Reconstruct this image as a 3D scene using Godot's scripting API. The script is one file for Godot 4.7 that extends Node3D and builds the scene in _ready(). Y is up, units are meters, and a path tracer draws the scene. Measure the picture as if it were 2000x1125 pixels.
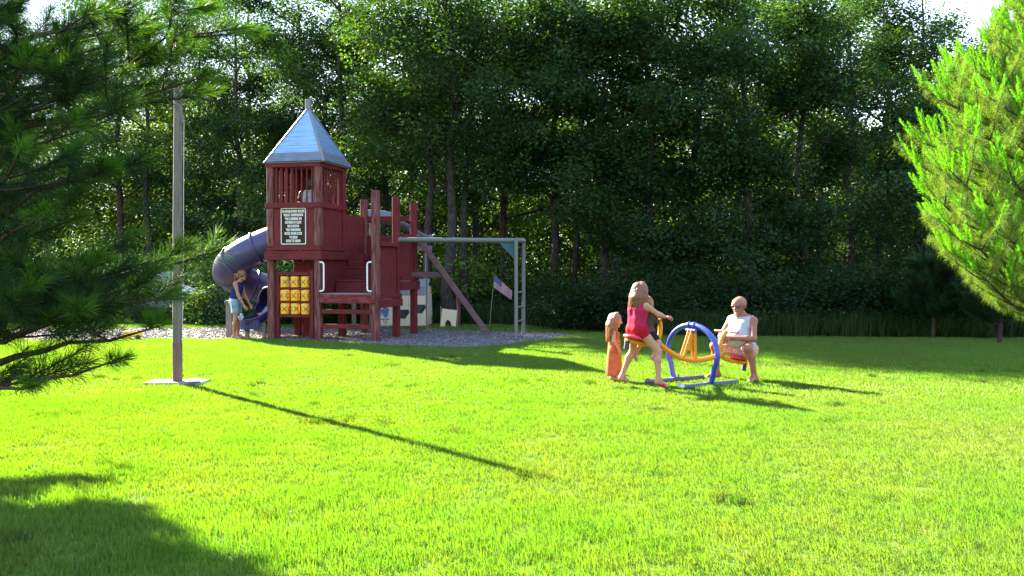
extends Node3D
# A playground on a mown lawn before a wood, low sun from behind on the left. Metres, y up; the photographer stands at the origin, looking along -z.

var rng := RandomNumberGenerator.new()
var taken := {}
var M := {}
var noise := FastNoiseLite.new()


# ---------------------------------------------------------------- geometry
class Geo:
	var v := PackedVector3Array()
	var n := PackedVector3Array()
	var u := PackedVector2Array()
	var c := PackedColorArray()
	var ix := PackedInt32Array()
	var col := Color.WHITE

	func put(p: Vector3, nn: Vector3, uv := Vector2.ZERO) -> int:
		v.append(p)
		n.append(nn)
		u.append(uv)
		c.append(col)
		return v.size() - 1

	func tri(a: Vector3, b: Vector3, d: Vector3, nn: Vector3, ua := Vector2.ZERO, ub := Vector2.ZERO, ud := Vector2.ZERO) -> void:
		var i := put(a, nn, ua)
		put(b, nn, ub)
		put(d, nn, ud)
		if (b - a).cross(d - a).dot(nn) > 0.0:
			ix.append_array(PackedInt32Array([i, i + 2, i + 1]))
		else:
			ix.append_array(PackedInt32Array([i, i + 1, i + 2]))

	func quad(a: Vector3, b: Vector3, d: Vector3, e: Vector3, nn: Vector3, flip := false) -> void:
		var i := put(a, nn, Vector2(0, 1))
		put(b, nn, Vector2(1, 1))
		put(d, nn, Vector2(1, 0))
		put(e, nn, Vector2(0, 0))
		if ((b - a).cross(d - a).dot(nn) > 0.0) != flip:
			ix.append_array(PackedInt32Array([i, i + 2, i + 1, i, i + 3, i + 2]))
		else:
			ix.append_array(PackedInt32Array([i, i + 1, i + 2, i, i + 2, i + 3]))

	# a box with chamfered edges
	func box(center: Vector3, size: Vector3, bev := 0.008, ba := Basis.IDENTITY) -> void:
		var h := size * 0.5
		var b := minf(bev, minf(h.x, minf(h.y, h.z)) * 0.6)
		var ax := [Vector3.RIGHT, Vector3.UP, Vector3.BACK]
		var q := func(p: Vector3) -> Vector3: return center + ba * p
		for i in 3:
			var j := (i + 1) % 3
			var k := (i + 2) % 3
			for s in [-1.0, 1.0]:
				var o: Vector3 = ax[i] * h[i] * s
				var a: Vector3 = ax[j] * (h[j] - b)
				var e: Vector3 = ax[k] * (h[k] - b)
				quad(q.call(o - a - e), q.call(o + a - e), q.call(o + a + e), q.call(o - a + e), ba * (ax[i] * s))
				for t in [-1.0, 1.0]:
					var p1: Vector3 = ax[i] * h[i] * s + ax[j] * (h[j] - b) * t
					var p2: Vector3 = ax[i] * (h[i] - b) * s + ax[j] * h[j] * t
					quad(q.call(p1 - e), q.call(p1 + e), q.call(p2 + e), q.call(p2 - e), (ba * (ax[i] * s + ax[j] * t)).normalized())
		for s in [-1.0, 1.0]:
			for t in [-1.0, 1.0]:
				for w in [-1.0, 1.0]:
					var g := Vector3(s, t, w)
					var g1 := Vector3(s * h.x, t * (h.y - b), w * (h.z - b))
					var g2 := Vector3(s * (h.x - b), t * h.y, w * (h.z - b))
					var g3 := Vector3(s * (h.x - b), t * (h.y - b), w * h.z)
					tri(q.call(g1), q.call(g2), q.call(g3), (ba * g).normalized())

	# a beam of rectangular section from a to b
	func bar(a: Vector3, b: Vector3, w: float, t: float, up := Vector3.UP, bev := 0.006) -> void:
		var z := (b - a).normalized()
		var x := up.cross(z).normalized()
		var y := z.cross(x)
		box((a + b) * 0.5, Vector3(w, t, a.distance_to(b)), bev, Basis(x, y, z))

	func ball(center: Vector3, r: Vector3, rows := 8, sides := 12, ba := Basis.IDENTITY) -> void:
		var s := v.size()
		for i in rows + 1:
			var th := PI * i / rows
			for j in sides + 1:
				var ph := TAU * j / sides
				var d := Vector3(sin(th) * cos(ph), cos(th), sin(th) * sin(ph))
				put(center + ba * (d * r), (ba * (d / r)).normalized(), Vector2(float(j) / sides, float(i) / rows))
		grid(s, rows, sides)

	func grid(s: int, rows: int, sides: int) -> void:
		var w := sides + 1
		for i in rows:
			for j in sides:
				var a := s + i * w + j
				var nn := n[a] + n[a + w + 1]
				var g := (v[a + 1] - v[a]).cross(v[a + w] - v[a])
				if g.length_squared() < 1e-16:
					g = (v[a + w + 1] - v[a]).cross(v[a + w] - v[a])
				if g.dot(nn) > 0.0:
					ix.append_array(PackedInt32Array([a, a + w, a + 1, a + 1, a + w, a + w + 1]))
				else:
					ix.append_array(PackedInt32Array([a, a + 1, a + w, a + 1, a + w + 1, a + w]))

	# a round tube along a path, r is a number or one number per point
	func tube(p: PackedVector3Array, r, sides := 8, cap := true, arc0 := 0.0, arc1 := TAU, inward := false, up := Vector3.ZERO) -> void:
		var s := v.size()
		var m := p.size()
		var t := (p[1] - p[0]).normalized()
		var x := t.cross(Vector3.UP if absf(t.y) < 0.95 else Vector3.RIGHT).normalized()
		var run := 0.0
		for i in m:
			var tn := (p[mini(i + 1, m - 1)] - p[maxi(i - 1, 0)]).normalized()
			if up != Vector3.ZERO:
				x = tn.cross(up).normalized()
			else:
				x = (x - tn * x.dot(tn)).normalized()
			var y := x.cross(tn)
			var rr: float = r if r is float else r[i]
			if i > 0:
				run += p[i].distance_to(p[i - 1])
			for j in sides + 1:
				var a := arc0 + (arc1 - arc0) * j / sides
				var d := x * cos(a) + y * sin(a)
				put(p[i] + d * rr, -d if inward else d, Vector2(float(j) / sides, run))
		grid(s, m - 1, sides)
		if cap:
			for e in [0, m - 1]:
				var tn2 := (p[1] - p[0]).normalized() * -1.0 if e == 0 else (p[m - 1] - p[m - 2]).normalized()
				for j in sides:
					tri(p[e], v[s + e * (sides + 1) + j], v[s + e * (sides + 1) + j + 1], tn2)

	# turned shape: profile of (radius, height) along the y axis of xf
	func lathe(prof: Array, xf: Transform3D, sides := 16) -> void:
		var s := v.size()
		var m := prof.size()
		for i in m:
			var e: Vector2 = prof[mini(i + 1, m - 1)] - prof[maxi(i - 1, 0)]
			var nn := Vector2(e.y, -e.x).normalized()
			for j in sides + 1:
				var a := TAU * j / sides
				put(xf * Vector3(prof[i].x * cos(a), prof[i].y, prof[i].x * sin(a)), (xf.basis * Vector3(nn.x * cos(a), nn.y, nn.x * sin(a))).normalized(), Vector2(float(j) / sides, 1.0 - float(i) / (m - 1)))
		grid(s, m - 1, sides)

	# flat plate of a 2D outline (x, y), of thickness d along z
	func plate(poly: PackedVector2Array, d: float, xf := Transform3D.IDENTITY) -> void:
		var t := Geometry2D.triangulate_polygon(poly)
		for s in [-0.5, 0.5]:
			for i in range(0, t.size(), 3):
				var a := xf * Vector3(poly[t[i]].x, poly[t[i]].y, d * s)
				var b := xf * Vector3(poly[t[i + 1]].x, poly[t[i + 1]].y, d * s)
				var e := xf * Vector3(poly[t[i + 2]].x, poly[t[i + 2]].y, d * s)
				tri(a, b, e, (xf.basis * Vector3(0, 0, s)).normalized())
		var cw := 1.0 if Geometry2D.is_polygon_clockwise(poly) else -1.0
		for i in poly.size():
			var a2 := poly[i]
			var b2 := poly[(i + 1) % poly.size()]
			var e2 := b2 - a2
			var nn := (xf.basis * Vector3(-e2.y * cw, e2.x * cw, 0)).normalized()
			quad(xf * Vector3(a2.x, a2.y, -d / 2), xf * Vector3(b2.x, b2.y, -d / 2), xf * Vector3(b2.x, b2.y, d / 2), xf * Vector3(a2.x, a2.y, d / 2), nn)

	func mesh() -> ArrayMesh:
		var a := []
		a.resize(Mesh.ARRAY_MAX)
		a[Mesh.ARRAY_VERTEX] = v
		a[Mesh.ARRAY_NORMAL] = n
		a[Mesh.ARRAY_TEX_UV] = u
		a[Mesh.ARRAY_COLOR] = c
		a[Mesh.ARRAY_INDEX] = ix
		var m := ArrayMesh.new()
		m.add_surface_from_arrays(Mesh.PRIMITIVE_TRIANGLES, a)
		return m


func bone_d(p: Vector3, a: Vector3, ba: Vector3, l: float, ra: float, rb: float) -> float:
	var q := p - a
	var h := clampf(q.dot(ba) * l, 0.0, 1.0)
	return (q - ba * h).length() - ra - (rb - ra) * h


# Surface nets round a smooth union of tapered capsules [a, b, ra, rb]; clips are [normal, distance]: what lies beyond is cut away.
func skin(g: Geo, bones: Array, cell: float, k := 0.03, off := 0.0, clips := []) -> void:
	var nb := bones.size()
	var A := PackedVector3Array()
	var BA := PackedVector3Array()
	var L := PackedFloat32Array()
	var RA := PackedFloat32Array()
	var RB := PackedFloat32Array()
	var lo := Vector3.INF
	var hi := -Vector3.INF
	for b in bones:
		var pa: Vector3 = b[0]
		var pb: Vector3 = b[1]
		A.append(pa)
		BA.append(pb - pa)
		L.append(1.0 / maxf((pb - pa).length_squared(), 1e-8))
		RA.append(b[2] + off)
		RB.append(b[3] + off)
		var r := maxf(b[2], b[3]) + off + 2.0 * cell + k * 0.5
		lo = lo.min(pa.min(pb) - Vector3.ONE * r)
		hi = hi.max(pa.max(pb) + Vector3.ONE * r)
	const BS := 6
	var nx := (int((hi.x - lo.x) / cell) / BS + 1) * BS + 1
	var ny := (int((hi.y - lo.y) / cell) / BS + 1) * BS + 1
	var nz := (int((hi.z - lo.z) / cell) / BS + 1) * BS + 1
	var f := PackedFloat32Array()
	f.resize(nx * ny * nz)
	f.fill(1.0)
	var active := []
	var half := BS * cell * 0.5
	var rad := half * 1.7321
	for bz in range(0, nz - 1, BS):
		for by in range(0, ny - 1, BS):
			for bx in range(0, nx - 1, BS):
				var ce := lo + Vector3(bx, by, bz) * cell + Vector3.ONE * half
				var cut := false
				for cl in clips:
					if cl[0].dot(ce) - cl[1] > rad + cell:
						cut = true
				if cut:
					continue
				var near := PackedInt32Array()
				var least := 1e9
				for i in nb:
					var d := bone_d(ce, A[i], BA[i], L[i], RA[i], RB[i])
					least = minf(least, d)
					if d < rad + k:
						near.append(i)
				if least > rad + k * 0.5:
					continue
				active.append(Vector3i(bx, by, bz))
				for z in range(bz, bz + BS + 1):
					for y in range(by, by + BS + 1):
						for x in range(bx, bx + BS + 1):
							var p := lo + Vector3(x, y, z) * cell
							var r := 1.0
							for i in near:
								var q := p - A[i]
								var ba := BA[i]
								var h := clampf(q.dot(ba) * L[i], 0.0, 1.0)
								var d := (q - ba * h).length() - RA[i] - (RB[i] - RA[i]) * h
								var m := maxf(k - absf(r - d), 0.0)
								r = minf(r, d) - m * m * 0.25 / k
							for cl in clips:
								r = maxf(r, cl[0].dot(p) - cl[1])
							f[(z * ny + y) * nx + x] = r
	var id := {}
	var sx := 1
	var sy := nx
	var sz := nx * ny
	for bk: Vector3i in active:
		for z in range(bk.z, bk.z + BS):
			for y in range(bk.y, bk.y + BS):
				for x in range(bk.x, bk.x + BS):
					var o := z * sz + y * sy + x
					var f0 := f[o]
					var f1 := f[o + sx]
					var f2 := f[o + sy]
					var f3 := f[o + sx + sy]
					var f4 := f[o + sz]
					var f5 := f[o + sx + sz]
					var f6 := f[o + sy + sz]
					var f7 := f[o + sx + sy + sz]
					var neg := int(f0 < 0) + int(f1 < 0) + int(f2 < 0) + int(f3 < 0) + int(f4 < 0) + int(f5 < 0) + int(f6 < 0) + int(f7 < 0)
					if neg == 0 or neg == 8:
						continue
					var fs := [f0, f1, f2, f3, f4, f5, f6, f7]
					var sum := Vector3.ZERO
					var cnt := 0
					for e in 12:
						var ax := e / 4
						var r2 := e % 4
						var a := 0
						if ax == 0:
							a = r2 * 2
						elif ax == 1:
							a = (r2 & 1) + (r2 >> 1) * 4
						else:
							a = r2
						var b := a + (1 << ax)
						var fa: float = fs[a]
						var fb: float = fs[b]
						if (fa < 0) != (fb < 0):
							var t := fa / (fa - fb)
							var pa := Vector3(a & 1, (a >> 1) & 1, a >> 2)
							pa[ax] += t
							sum += pa
							cnt += 1
					var nn := Vector3(f1 + f3 + f5 + f7 - f0 - f2 - f4 - f6, f2 + f3 + f6 + f7 - f0 - f1 - f4 - f5, f4 + f5 + f6 + f7 - f0 - f1 - f2 - f3).normalized()
					id[o] = g.put(lo + (Vector3(x, y, z) + sum / cnt) * cell, nn)
	for o: int in id:
		for ax in 3:
			var st: int = [sx, sy, sz][ax]
			var s1: int = [sy, sz, sx][ax]
			var s2: int = [sz, sx, sy][ax]
			if (f[o] < 0) == (f[o + st] < 0):
				continue
			if not (id.has(o - s1) and id.has(o - s2) and id.has(o - s1 - s2)):
				continue
			var a: int = id[o]
			var b: int = id[o - s1]
			var d: int = id[o - s1 - s2]
			var e: int = id[o - s2]
			if f[o] < 0:
				g.ix.append_array(PackedInt32Array([a, d, b, a, e, d]))
			else:
				g.ix.append_array(PackedInt32Array([a, b, d, a, d, e]))


# ---------------------------------------------------------------- naming and materials
func numbered(called: String, parent: Node) -> String:
	var key := str(parent.get_instance_id()) + called
	var k: int = taken.get(key, 0)
	taken[key] = k + 1
	return called if k == 0 else "%s_%03d" % [called, k]


func obj(called: String, shape, m: Material, parent: Node = null) -> MeshInstance3D:
	var o := MeshInstance3D.new()
	var p: Node = parent if parent else self
	o.name = numbered(called, p)
	o.mesh = shape.mesh() if shape is Geo else shape
	o.material_override = m
	p.add_child(o, true)
	return o


func tag(o: Node, label: String, category := "", group := "") -> Node:
	o.set_meta("label", label)
	if category:
		o.set_meta("category", category)
	if group:
		o.set_meta("group", group)
	return o


func thing(called: String, label: String, category: String, at := Vector3.ZERO, turn := 0.0, group := "") -> Node3D:
	var o := Node3D.new()
	o.name = numbered(called, self)
	add_child(o, true)
	o.position = at
	o.rotation.y = turn
	tag(o, label, category, group)
	return o


func struct(called: String, shape, m: Material, label: String) -> MeshInstance3D:
	var o := obj(called, shape, m)
	o.set_meta("kind", "structure")
	o.set_meta("label", label)
	return o


func copies(called: String, mesh: Mesh, m: Material, xf: Array, cols: Array, parent: Node = null) -> MultiMeshInstance3D:
	var buf := PackedFloat32Array()
	buf.resize(xf.size() * 16)
	for i in xf.size():
		var t: Transform3D = xf[i]
		var c: Color = cols[i]
		var o := i * 16
		for r in 3:
			buf[o + r * 4] = t.basis.x[r]
			buf[o + r * 4 + 1] = t.basis.y[r]
			buf[o + r * 4 + 2] = t.basis.z[r]
			buf[o + r * 4 + 3] = t.origin[r]
		buf[o + 12] = c.r
		buf[o + 13] = c.g
		buf[o + 14] = c.b
		buf[o + 15] = 1.0
	var mm := MultiMesh.new()
	mm.transform_format = MultiMesh.TRANSFORM_3D
	mm.use_colors = true
	mm.mesh = mesh
	mm.instance_count = xf.size()
	mm.buffer = buf
	var o2 := MultiMeshInstance3D.new()
	var p: Node = parent if parent else self
	o2.name = numbered(called, p)
	o2.multimesh = mm
	o2.material_override = m
	o2.set_meta("kind", "stuff")
	p.add_child(o2, true)
	return o2


func lin(r: float, g: float, b: float) -> Color:
	return Color(r, g, b).linear_to_srgb()


func mat(called: String, c: Color, rough := 0.7, metal := 0.0, spec := 0.5) -> StandardMaterial3D:
	var m := StandardMaterial3D.new()
	m.resource_name = called
	m.albedo_color = c
	m.roughness = rough
	m.metallic = metal
	m.metallic_specular = spec
	m.cull_mode = BaseMaterial3D.CULL_DISABLED
	M[called] = m
	return m


func noise_tex(freq: float, ramp: Array, seed_ := 1, oct := 4, size := 256, type := FastNoiseLite.TYPE_SIMPLEX_SMOOTH) -> NoiseTexture2D:
	var f := FastNoiseLite.new()
	f.noise_type = type
	f.seed = seed_
	f.frequency = freq
	f.fractal_octaves = oct
	var t := NoiseTexture2D.new()
	t.width = size
	t.height = size
	t.seamless = true
	t.noise = f
	if ramp.size():
		var g := Gradient.new()
		var offs := PackedFloat32Array()
		var cols := PackedColorArray()
		for i in ramp.size():
			offs.append(ramp[i][0])
			cols.append(ramp[i][1])
		g.offsets = offs
		g.colors = cols
		t.color_ramp = g
	return t


func tri_map(m: StandardMaterial3D, tex: Texture2D, scale: Vector3, world := false) -> StandardMaterial3D:
	m.albedo_texture = tex
	m.uv1_triplanar = true
	m.uv1_world_triplanar = world
	m.uv1_scale = scale
	return m


func bump(m: StandardMaterial3D, tex: Texture2D, cm: float) -> StandardMaterial3D:
	m.heightmap_enabled = true
	m.heightmap_texture = tex
	m.heightmap_scale = cm
	return m


func rr(a: float, b: float) -> float:
	return rng.randf_range(a, b)


func grey(a: float) -> Color:
	return Color(a, a, a)


func materials() -> void:
	var wood_ramp := [[0.0, grey(0.76)], [0.42, grey(0.9)], [0.6, grey(1.0)], [0.8, Color(1.0, 0.93, 0.9)], [1.0, Color(1.0, 1.0, 0.98)]]
	var grain := noise_tex(0.03, wood_ramp, 5)
	var bumpy := noise_tex(0.05, [], 6)
	var worn := noise_tex(0.012, [[0.0, grey(0.0)], [0.56, grey(0.0)], [0.7, grey(0.7)], [1.0, grey(1.0)]], 9, 5)
	for s in [["red_upright", Vector3(2.2, 0.22, 2.2)], ["red_across", Vector3(0.22, 2.2, 2.2)], ["red_deep", Vector3(2.2, 2.2, 0.22)]]:
		var m := mat(s[0], lin(0.118, 0.019, 0.02), 0.75, 0.0, 0.25)
		tri_map(m, grain, s[1])
		bump(m, grain, 0.5)
	for s in [["red_worn", Vector3(2.2, 0.25, 2.2)], ["red_worn_across", Vector3(0.25, 2.2, 2.2)]]:
		var m := mat(s[0], lin(0.15, 0.066, 0.056), 0.8, 0.0, 0.25)
		tri_map(m, noise_tex(0.028, [[0.0, Color(0.6, 0.42, 0.42)], [0.5, Color(0.9, 0.8, 0.78)], [0.66, grey(1.0)], [0.76, Color(1.0, 1.15, 1.15)], [1.0, Color(1.0, 1.0, 1.0)]], 11, 5), s[1])
		bump(m, grain, 0.6)
	tri_map(mat("peeling_red", lin(0.16, 0.035, 0.035), 0.8, 0.0, 0.3), noise_tex(0.03, [[0.0, Color(0.7, 0.5, 0.5)], [0.55, Color(0.9, 0.8, 0.8)], [0.64, grey(1.0)], [0.68, Color(1.0, 1.0, 1.0)], [1.0, grey(1.0)]], 21, 5), Vector3(0.5, 1.6, 1.6))
	tri_map(mat("faded_red", lin(0.125, 0.07, 0.07), 0.85, 0.0, 0.2), grain, Vector3(0.3, 1.6, 1.6))
	tri_map(mat("grey_wood", lin(0.2, 0.17, 0.145), 0.85, 0.0, 0.3), grain, Vector3(2.5, 0.2, 2.5))
	tri_map(mat("pole_wood", lin(0.15, 0.13, 0.105), 0.85, 0.0, 0.3), grain, Vector3(3.5, 0.25, 3.5))
	bump(M.pole_wood, grain, 0.5)
	tri_map(mat("pole_foot", lin(0.16, 0.1, 0.075), 0.85, 0.0, 0.3), grain, Vector3(3.5, 0.3, 3.5))
	tri_map(mat("concrete", lin(0.21, 0.19, 0.165), 0.9, 0.0, 0.3), noise_tex(0.02, [[0.0, grey(0.7)], [1.0, grey(1.0)]], 31), Vector3(1.5, 1.5, 1.5))
	tri_map(mat("roof_metal", lin(0.22, 0.33, 0.47), 0.42, 0.6), noise_tex(0.02, [[0.0, grey(0.78)], [0.5, grey(0.95)], [1.0, grey(1.0)]], 33), Vector3(0.3, 3.0, 0.3))
	tri_map(mat("roof_metal_dull", lin(0.14, 0.15, 0.17), 0.55, 0.5), noise_tex(0.02, [[0.0, grey(0.65)], [0.5, grey(0.9)], [1.0, grey(1.0)]], 34), Vector3(0.4, 5.0, 0.4))
	mat("hip_metal", lin(0.13, 0.13, 0.12), 0.6, 0.2)
	mat("purple_plastic", lin(0.028, 0.019, 0.082), 0.42, 0.0, 0.5)
	tri_map(M.purple_plastic, noise_tex(0.01, [[0.0, Color(1.0, 0.85, 0.85)], [0.55, grey(0.95)], [1.0, Color(0.85, 0.95, 1.0)]], 35), Vector3(0.4, 0.4, 0.4))
	mat("grey_plastic", lin(0.07, 0.072, 0.08), 0.5)
	mat("black", lin(0.012, 0.012, 0.014), 0.6)
	mat("pipe_metal", lin(0.085, 0.088, 0.075), 0.6, 0.1)
	mat("leg_metal", lin(0.105, 0.1, 0.08), 0.65, 0.0)
	mat("teal_plate", lin(0.012, 0.07, 0.075), 0.7)
	mat("handle_white", lin(0.62, 0.6, 0.58), 0.4)
	mat("steel", lin(0.4, 0.4, 0.4), 0.4, 0.8)
	mat("sign_brown", lin(0.028, 0.009, 0.004), 0.6, 0.0, 0.3)
	mat("sign_cream", lin(0.72, 0.68, 0.58), 0.5)
	mat("yellow_metal", lin(0.6, 0.21, 0.004), 0.42, 0.0, 0.4)
	mat("blue_metal", lin(0.012, 0.035, 0.26), 0.3, 0.0, 0.6)
	mat("skid_metal", lin(0.055, 0.065, 0.11), 0.55, 0.1)
	mat("seat_red", lin(0.5, 0.018, 0.03), 0.42)
	mat("grip_red", lin(0.45, 0.03, 0.04), 0.5)
	mat("toy_yellow", lin(0.7, 0.42, 0.01), 0.45)
	mat("rope", lin(0.42, 0.38, 0.32), 0.9)
	mat("white_paint", lin(0.72, 0.72, 0.7), 0.5)
	mat("camper_grey", lin(0.18, 0.19, 0.19), 0.6)
	mat("board_grey", lin(0.15, 0.16, 0.19), 0.7)
	mat("canvas_cream", lin(0.7, 0.6, 0.42), 0.85)
	M.canvas_cream.backlight_enabled = true
	M.canvas_cream.backlight = Color(0.9, 0.86, 0.7)
	mat("canvas_tan", lin(0.28, 0.25, 0.18), 0.85)
	mat("mesh_grey", lin(0.17, 0.17, 0.17), 0.8)
	mat("chair_blue", lin(0.05, 0.14, 0.24), 0.8)
	mat("swing_green", lin(0.01, 0.035, 0.035), 0.6)
	mat("dark_blue", lin(0.02, 0.035, 0.06), 0.7)
	# bark and foliage
	var bark_t := noise_tex(0.035, [[0.0, grey(0.35)], [0.5, grey(0.8)], [1.0, grey(1.0)]], 41, 5)
	tri_map(mat("bark", lin(0.075, 0.06, 0.05), 0.95, 0.0, 0.2), bark_t, Vector3(2.0, 0.5, 2.0))
	bump(M.bark, bark_t, 1.5)
	tri_map(mat("pine_bark", lin(0.085, 0.055, 0.042), 0.95, 0.0, 0.2), bark_t, Vector3(4.0, 2.0, 4.0))
	for s in [["leaf", 0.6, Color(0.95, 1.0, 0.4)], ["needle", 0.6, Color(0.92, 1.0, 0.3)], ["blade", 0.5, Color(0.9, 1.0, 0.3)]]:
		var m := mat(s[0], Color.WHITE, s[1], 0.0, 0.22 if s[0] == "needle" else 0.2 if s[0] == "leaf" else 0.3)
		m.vertex_color_use_as_albedo = true
		m.backlight_enabled = true
		m.backlight = s[2]
	# ground
	var lawn_t := noise_tex(0.02, [[0.0, lin(0.035, 0.075, 0.012)], [0.45, lin(0.055, 0.11, 0.014)], [0.7, lin(0.09, 0.13, 0.02)], [1.0, lin(0.13, 0.14, 0.04)]], 51, 5, 512)
	tri_map(mat("lawn", Color.WHITE, 0.95, 0.0, 0.1), lawn_t, Vector3(0.31, 0.31, 0.31), true)
	var grav_t := noise_tex(0.11, [[0.0, lin(0.055, 0.047, 0.042)], [0.5, lin(0.1, 0.086, 0.078)], [1.0, lin(0.19, 0.165, 0.145)]], 52, 3, 512, FastNoiseLite.TYPE_CELLULAR)
	tri_map(mat("gravel", Color.WHITE, 0.95, 0.0, 0.2), grav_t, Vector3(0.5, 0.5, 0.5), true)
	bump(M.gravel, grav_t, 2.0)
	mat("stone", Color.WHITE, 0.9, 0.0, 0.2)
	M.stone.vertex_color_use_as_albedo = true
	tri_map(mat("litter", Color.WHITE, 0.98, 0.0, 0.1), noise_tex(0.04, [[0.0, lin(0.02, 0.017, 0.01)], [0.6, lin(0.045, 0.04, 0.02)], [1.0, lin(0.04, 0.06, 0.015)]], 53), Vector3(0.6, 0.6, 0.6), true)
	# people
	for s in [["skin_fair", 0.37, 0.175, 0.105], ["skin_tan", 0.3, 0.135, 0.075], ["skin_ruddy", 0.27, 0.095, 0.058]]:
		var m := mat(s[0], lin(s[1], s[2], s[3]), 0.55, 0.0, 0.4)
		m.subsurf_scatter_enabled = true
		m.subsurf_scatter_strength = 0.15
	var hair_t := noise_tex(0.05, [[0.0, Color(0.3, 0.26, 0.22)], [0.4, Color(0.75, 0.68, 0.6)], [0.7, grey(1.0)], [1.0, grey(1.0)]], 61)
	for s in [["hair_blond", 0.4, 0.17, 0.04], ["hair_light_brown", 0.27, 0.105, 0.025], ["hair_brown", 0.04, 0.02, 0.012]]:
		tri_map(mat(s[0], lin(s[1], s[2], s[3]), 0.5, 0.0, 0.5), hair_t, Vector3(9.0, 1.1, 9.0))
		M[s[0]].vertex_color_use_as_albedo = true
	var cloth_t := noise_tex(0.012, [[0.0, grey(0.8)], [1.0, grey(1.0)]], 62, 3)
	for s in [["pink_cloth", 0.4, 0.018, 0.06], ["red_cloth", 0.36, 0.008, 0.022], ["white_cloth", 0.42, 0.42, 0.44], ["navy_cloth", 0.014, 0.03, 0.115], ["pale_blue_cloth", 0.2, 0.29, 0.35], ["orange_cloth", 0.56, 0.13, 0.05],
		["brown_cloth", 0.1, 0.055, 0.045], ["rust_cloth", 0.4, 0.12, 0.075], ["dark_cloth", 0.015, 0.016, 0.022], ["salmon_cloth", 0.5, 0.15, 0.08]]:
		tri_map(mat(s[0], lin(s[1], s[2], s[3]), 0.9, 0.0, 0.25), cloth_t, Vector3(2.5, 2.5, 2.5))
		bump(M[s[0]], cloth_t, 2.4)
	tri_map(mat("print_shorts", Color.WHITE, 0.9, 0.0, 0.2), noise_tex(0.035, [[0.0, lin(0.42, 0.11, 0.07)], [0.5, lin(0.42, 0.11, 0.07)], [0.56, lin(0.66, 0.6, 0.52)], [0.72, lin(0.7, 0.62, 0.55)], [0.76, lin(0.1, 0.08, 0.09)], [1.0, lin(0.45, 0.14, 0.1)]], 63, 2), Vector3(3, 3, 3))
	mat("shade_glass", lin(0.01, 0.01, 0.012), 0.15, 0.0, 0.7)
	mat("eye", lin(0.6, 0.6, 0.6), 0.3)
	mat("lips", lin(0.4, 0.14, 0.12), 0.5)


func _ready() -> void:
	rng.seed = 7
	noise.seed = 5
	noise.frequency = 0.12
	noise.fractal_octaves = 4
	# camera
	var cam := Camera3D.new()
	cam.name = "camera"
	cam.fov = 36.62
	cam.near = 0.05
	cam.far = 500.0
	cam.position = Vector3(0, 1.65, 0)
	cam.rotation_degrees.x = -1.264
	add_child(cam)
	# sky, exposure
	var env := Environment.new()
	var sm := ProceduralSkyMaterial.new()
	sm.sky_top_color = Color(0.55, 0.68, 0.88)
	sm.sky_horizon_color = Color(0.9, 0.92, 0.95)
	sm.sky_curve = 0.2
	sm.ground_bottom_color = Color(0.2, 0.24, 0.14)
	sm.ground_horizon_color = Color(0.5, 0.54, 0.45)
	sm.sky_energy_multiplier = 1.0
	sm.sun_angle_max = 20.0
	sm.sun_curve = 0.1
	var sky := Sky.new()
	sky.sky_material = sm
	env.background_mode = Environment.BG_SKY
	env.sky = sky
	env.background_energy_multiplier = 0.42
	env.tonemap_mode = Environment.TONE_MAPPER_LINEAR
	env.tonemap_exposure = 11.0
	env.sdfgi_enabled = true
	env.ssao_enabled = true
	env.ssil_enabled = true
	var we := WorldEnvironment.new()
	we.name = "environment"
	we.environment = env
	add_child(we)
	# low sun behind the wood on the left
	var sun := DirectionalLight3D.new()
	sun.name = "sun"
	sun.light_energy = 1.6
	sun.light_color = Color(1.0, 0.95, 0.86)
	sun.light_angular_distance = 0.5
	sun.shadow_enabled = true
	add_child(sun)
	var el := deg_to_rad(29.5)
	sun.look_at_from_position(Vector3.ZERO, Vector3(0.66 * cos(el), -sin(el), 0.75 * cos(el)))
	materials()
	ground()
	woods()
	camp()
	near_pines()
	playhouse()
	slide()
	swing_frame()
	seesaw()
	lawn_things()
	people()


func at_px(px: float, py: float, d: float) -> Vector3:
	return Vector3((px - 1000.0) / 1700.0 * d, 1.65 - (py - 525.0) / 1700.0 * d, -d)


func on_ground(px: float, d: float) -> Vector3:
	return Vector3((px - 1000.0) / 1700.0 * d, 0.0, -d)


# ---------------------------------------------------------------- ground
var gravel_edge := PackedVector2Array()


func sheet(poly: PackedVector2Array, y: float) -> Geo:
	var g := Geo.new()
	var t := Geometry2D.triangulate_polygon(poly)
	for i in range(0, t.size(), 3):
		var a := poly[t[i]]
		var b := poly[t[i + 1]]
		var c := poly[t[i + 2]]
		g.tri(Vector3(a.x, y, -a.y), Vector3(b.x, y, -b.y), Vector3(c.x, y, -c.y), Vector3.UP)
	return g


func wood_edge(x: float) -> float:   # how far off the mown grass ends
	return lerpf(25.6, 20.9, smoothstep(-1.0, 5.0, x)) + 0.25 * noise.get_noise_1d(x * 9.0) - smoothstep(6.0, 14.0, x) * 0.6


func in_gravel(p: Vector2) -> bool:
	return Geometry2D.is_point_in_polygon(p, gravel_edge)


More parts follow.
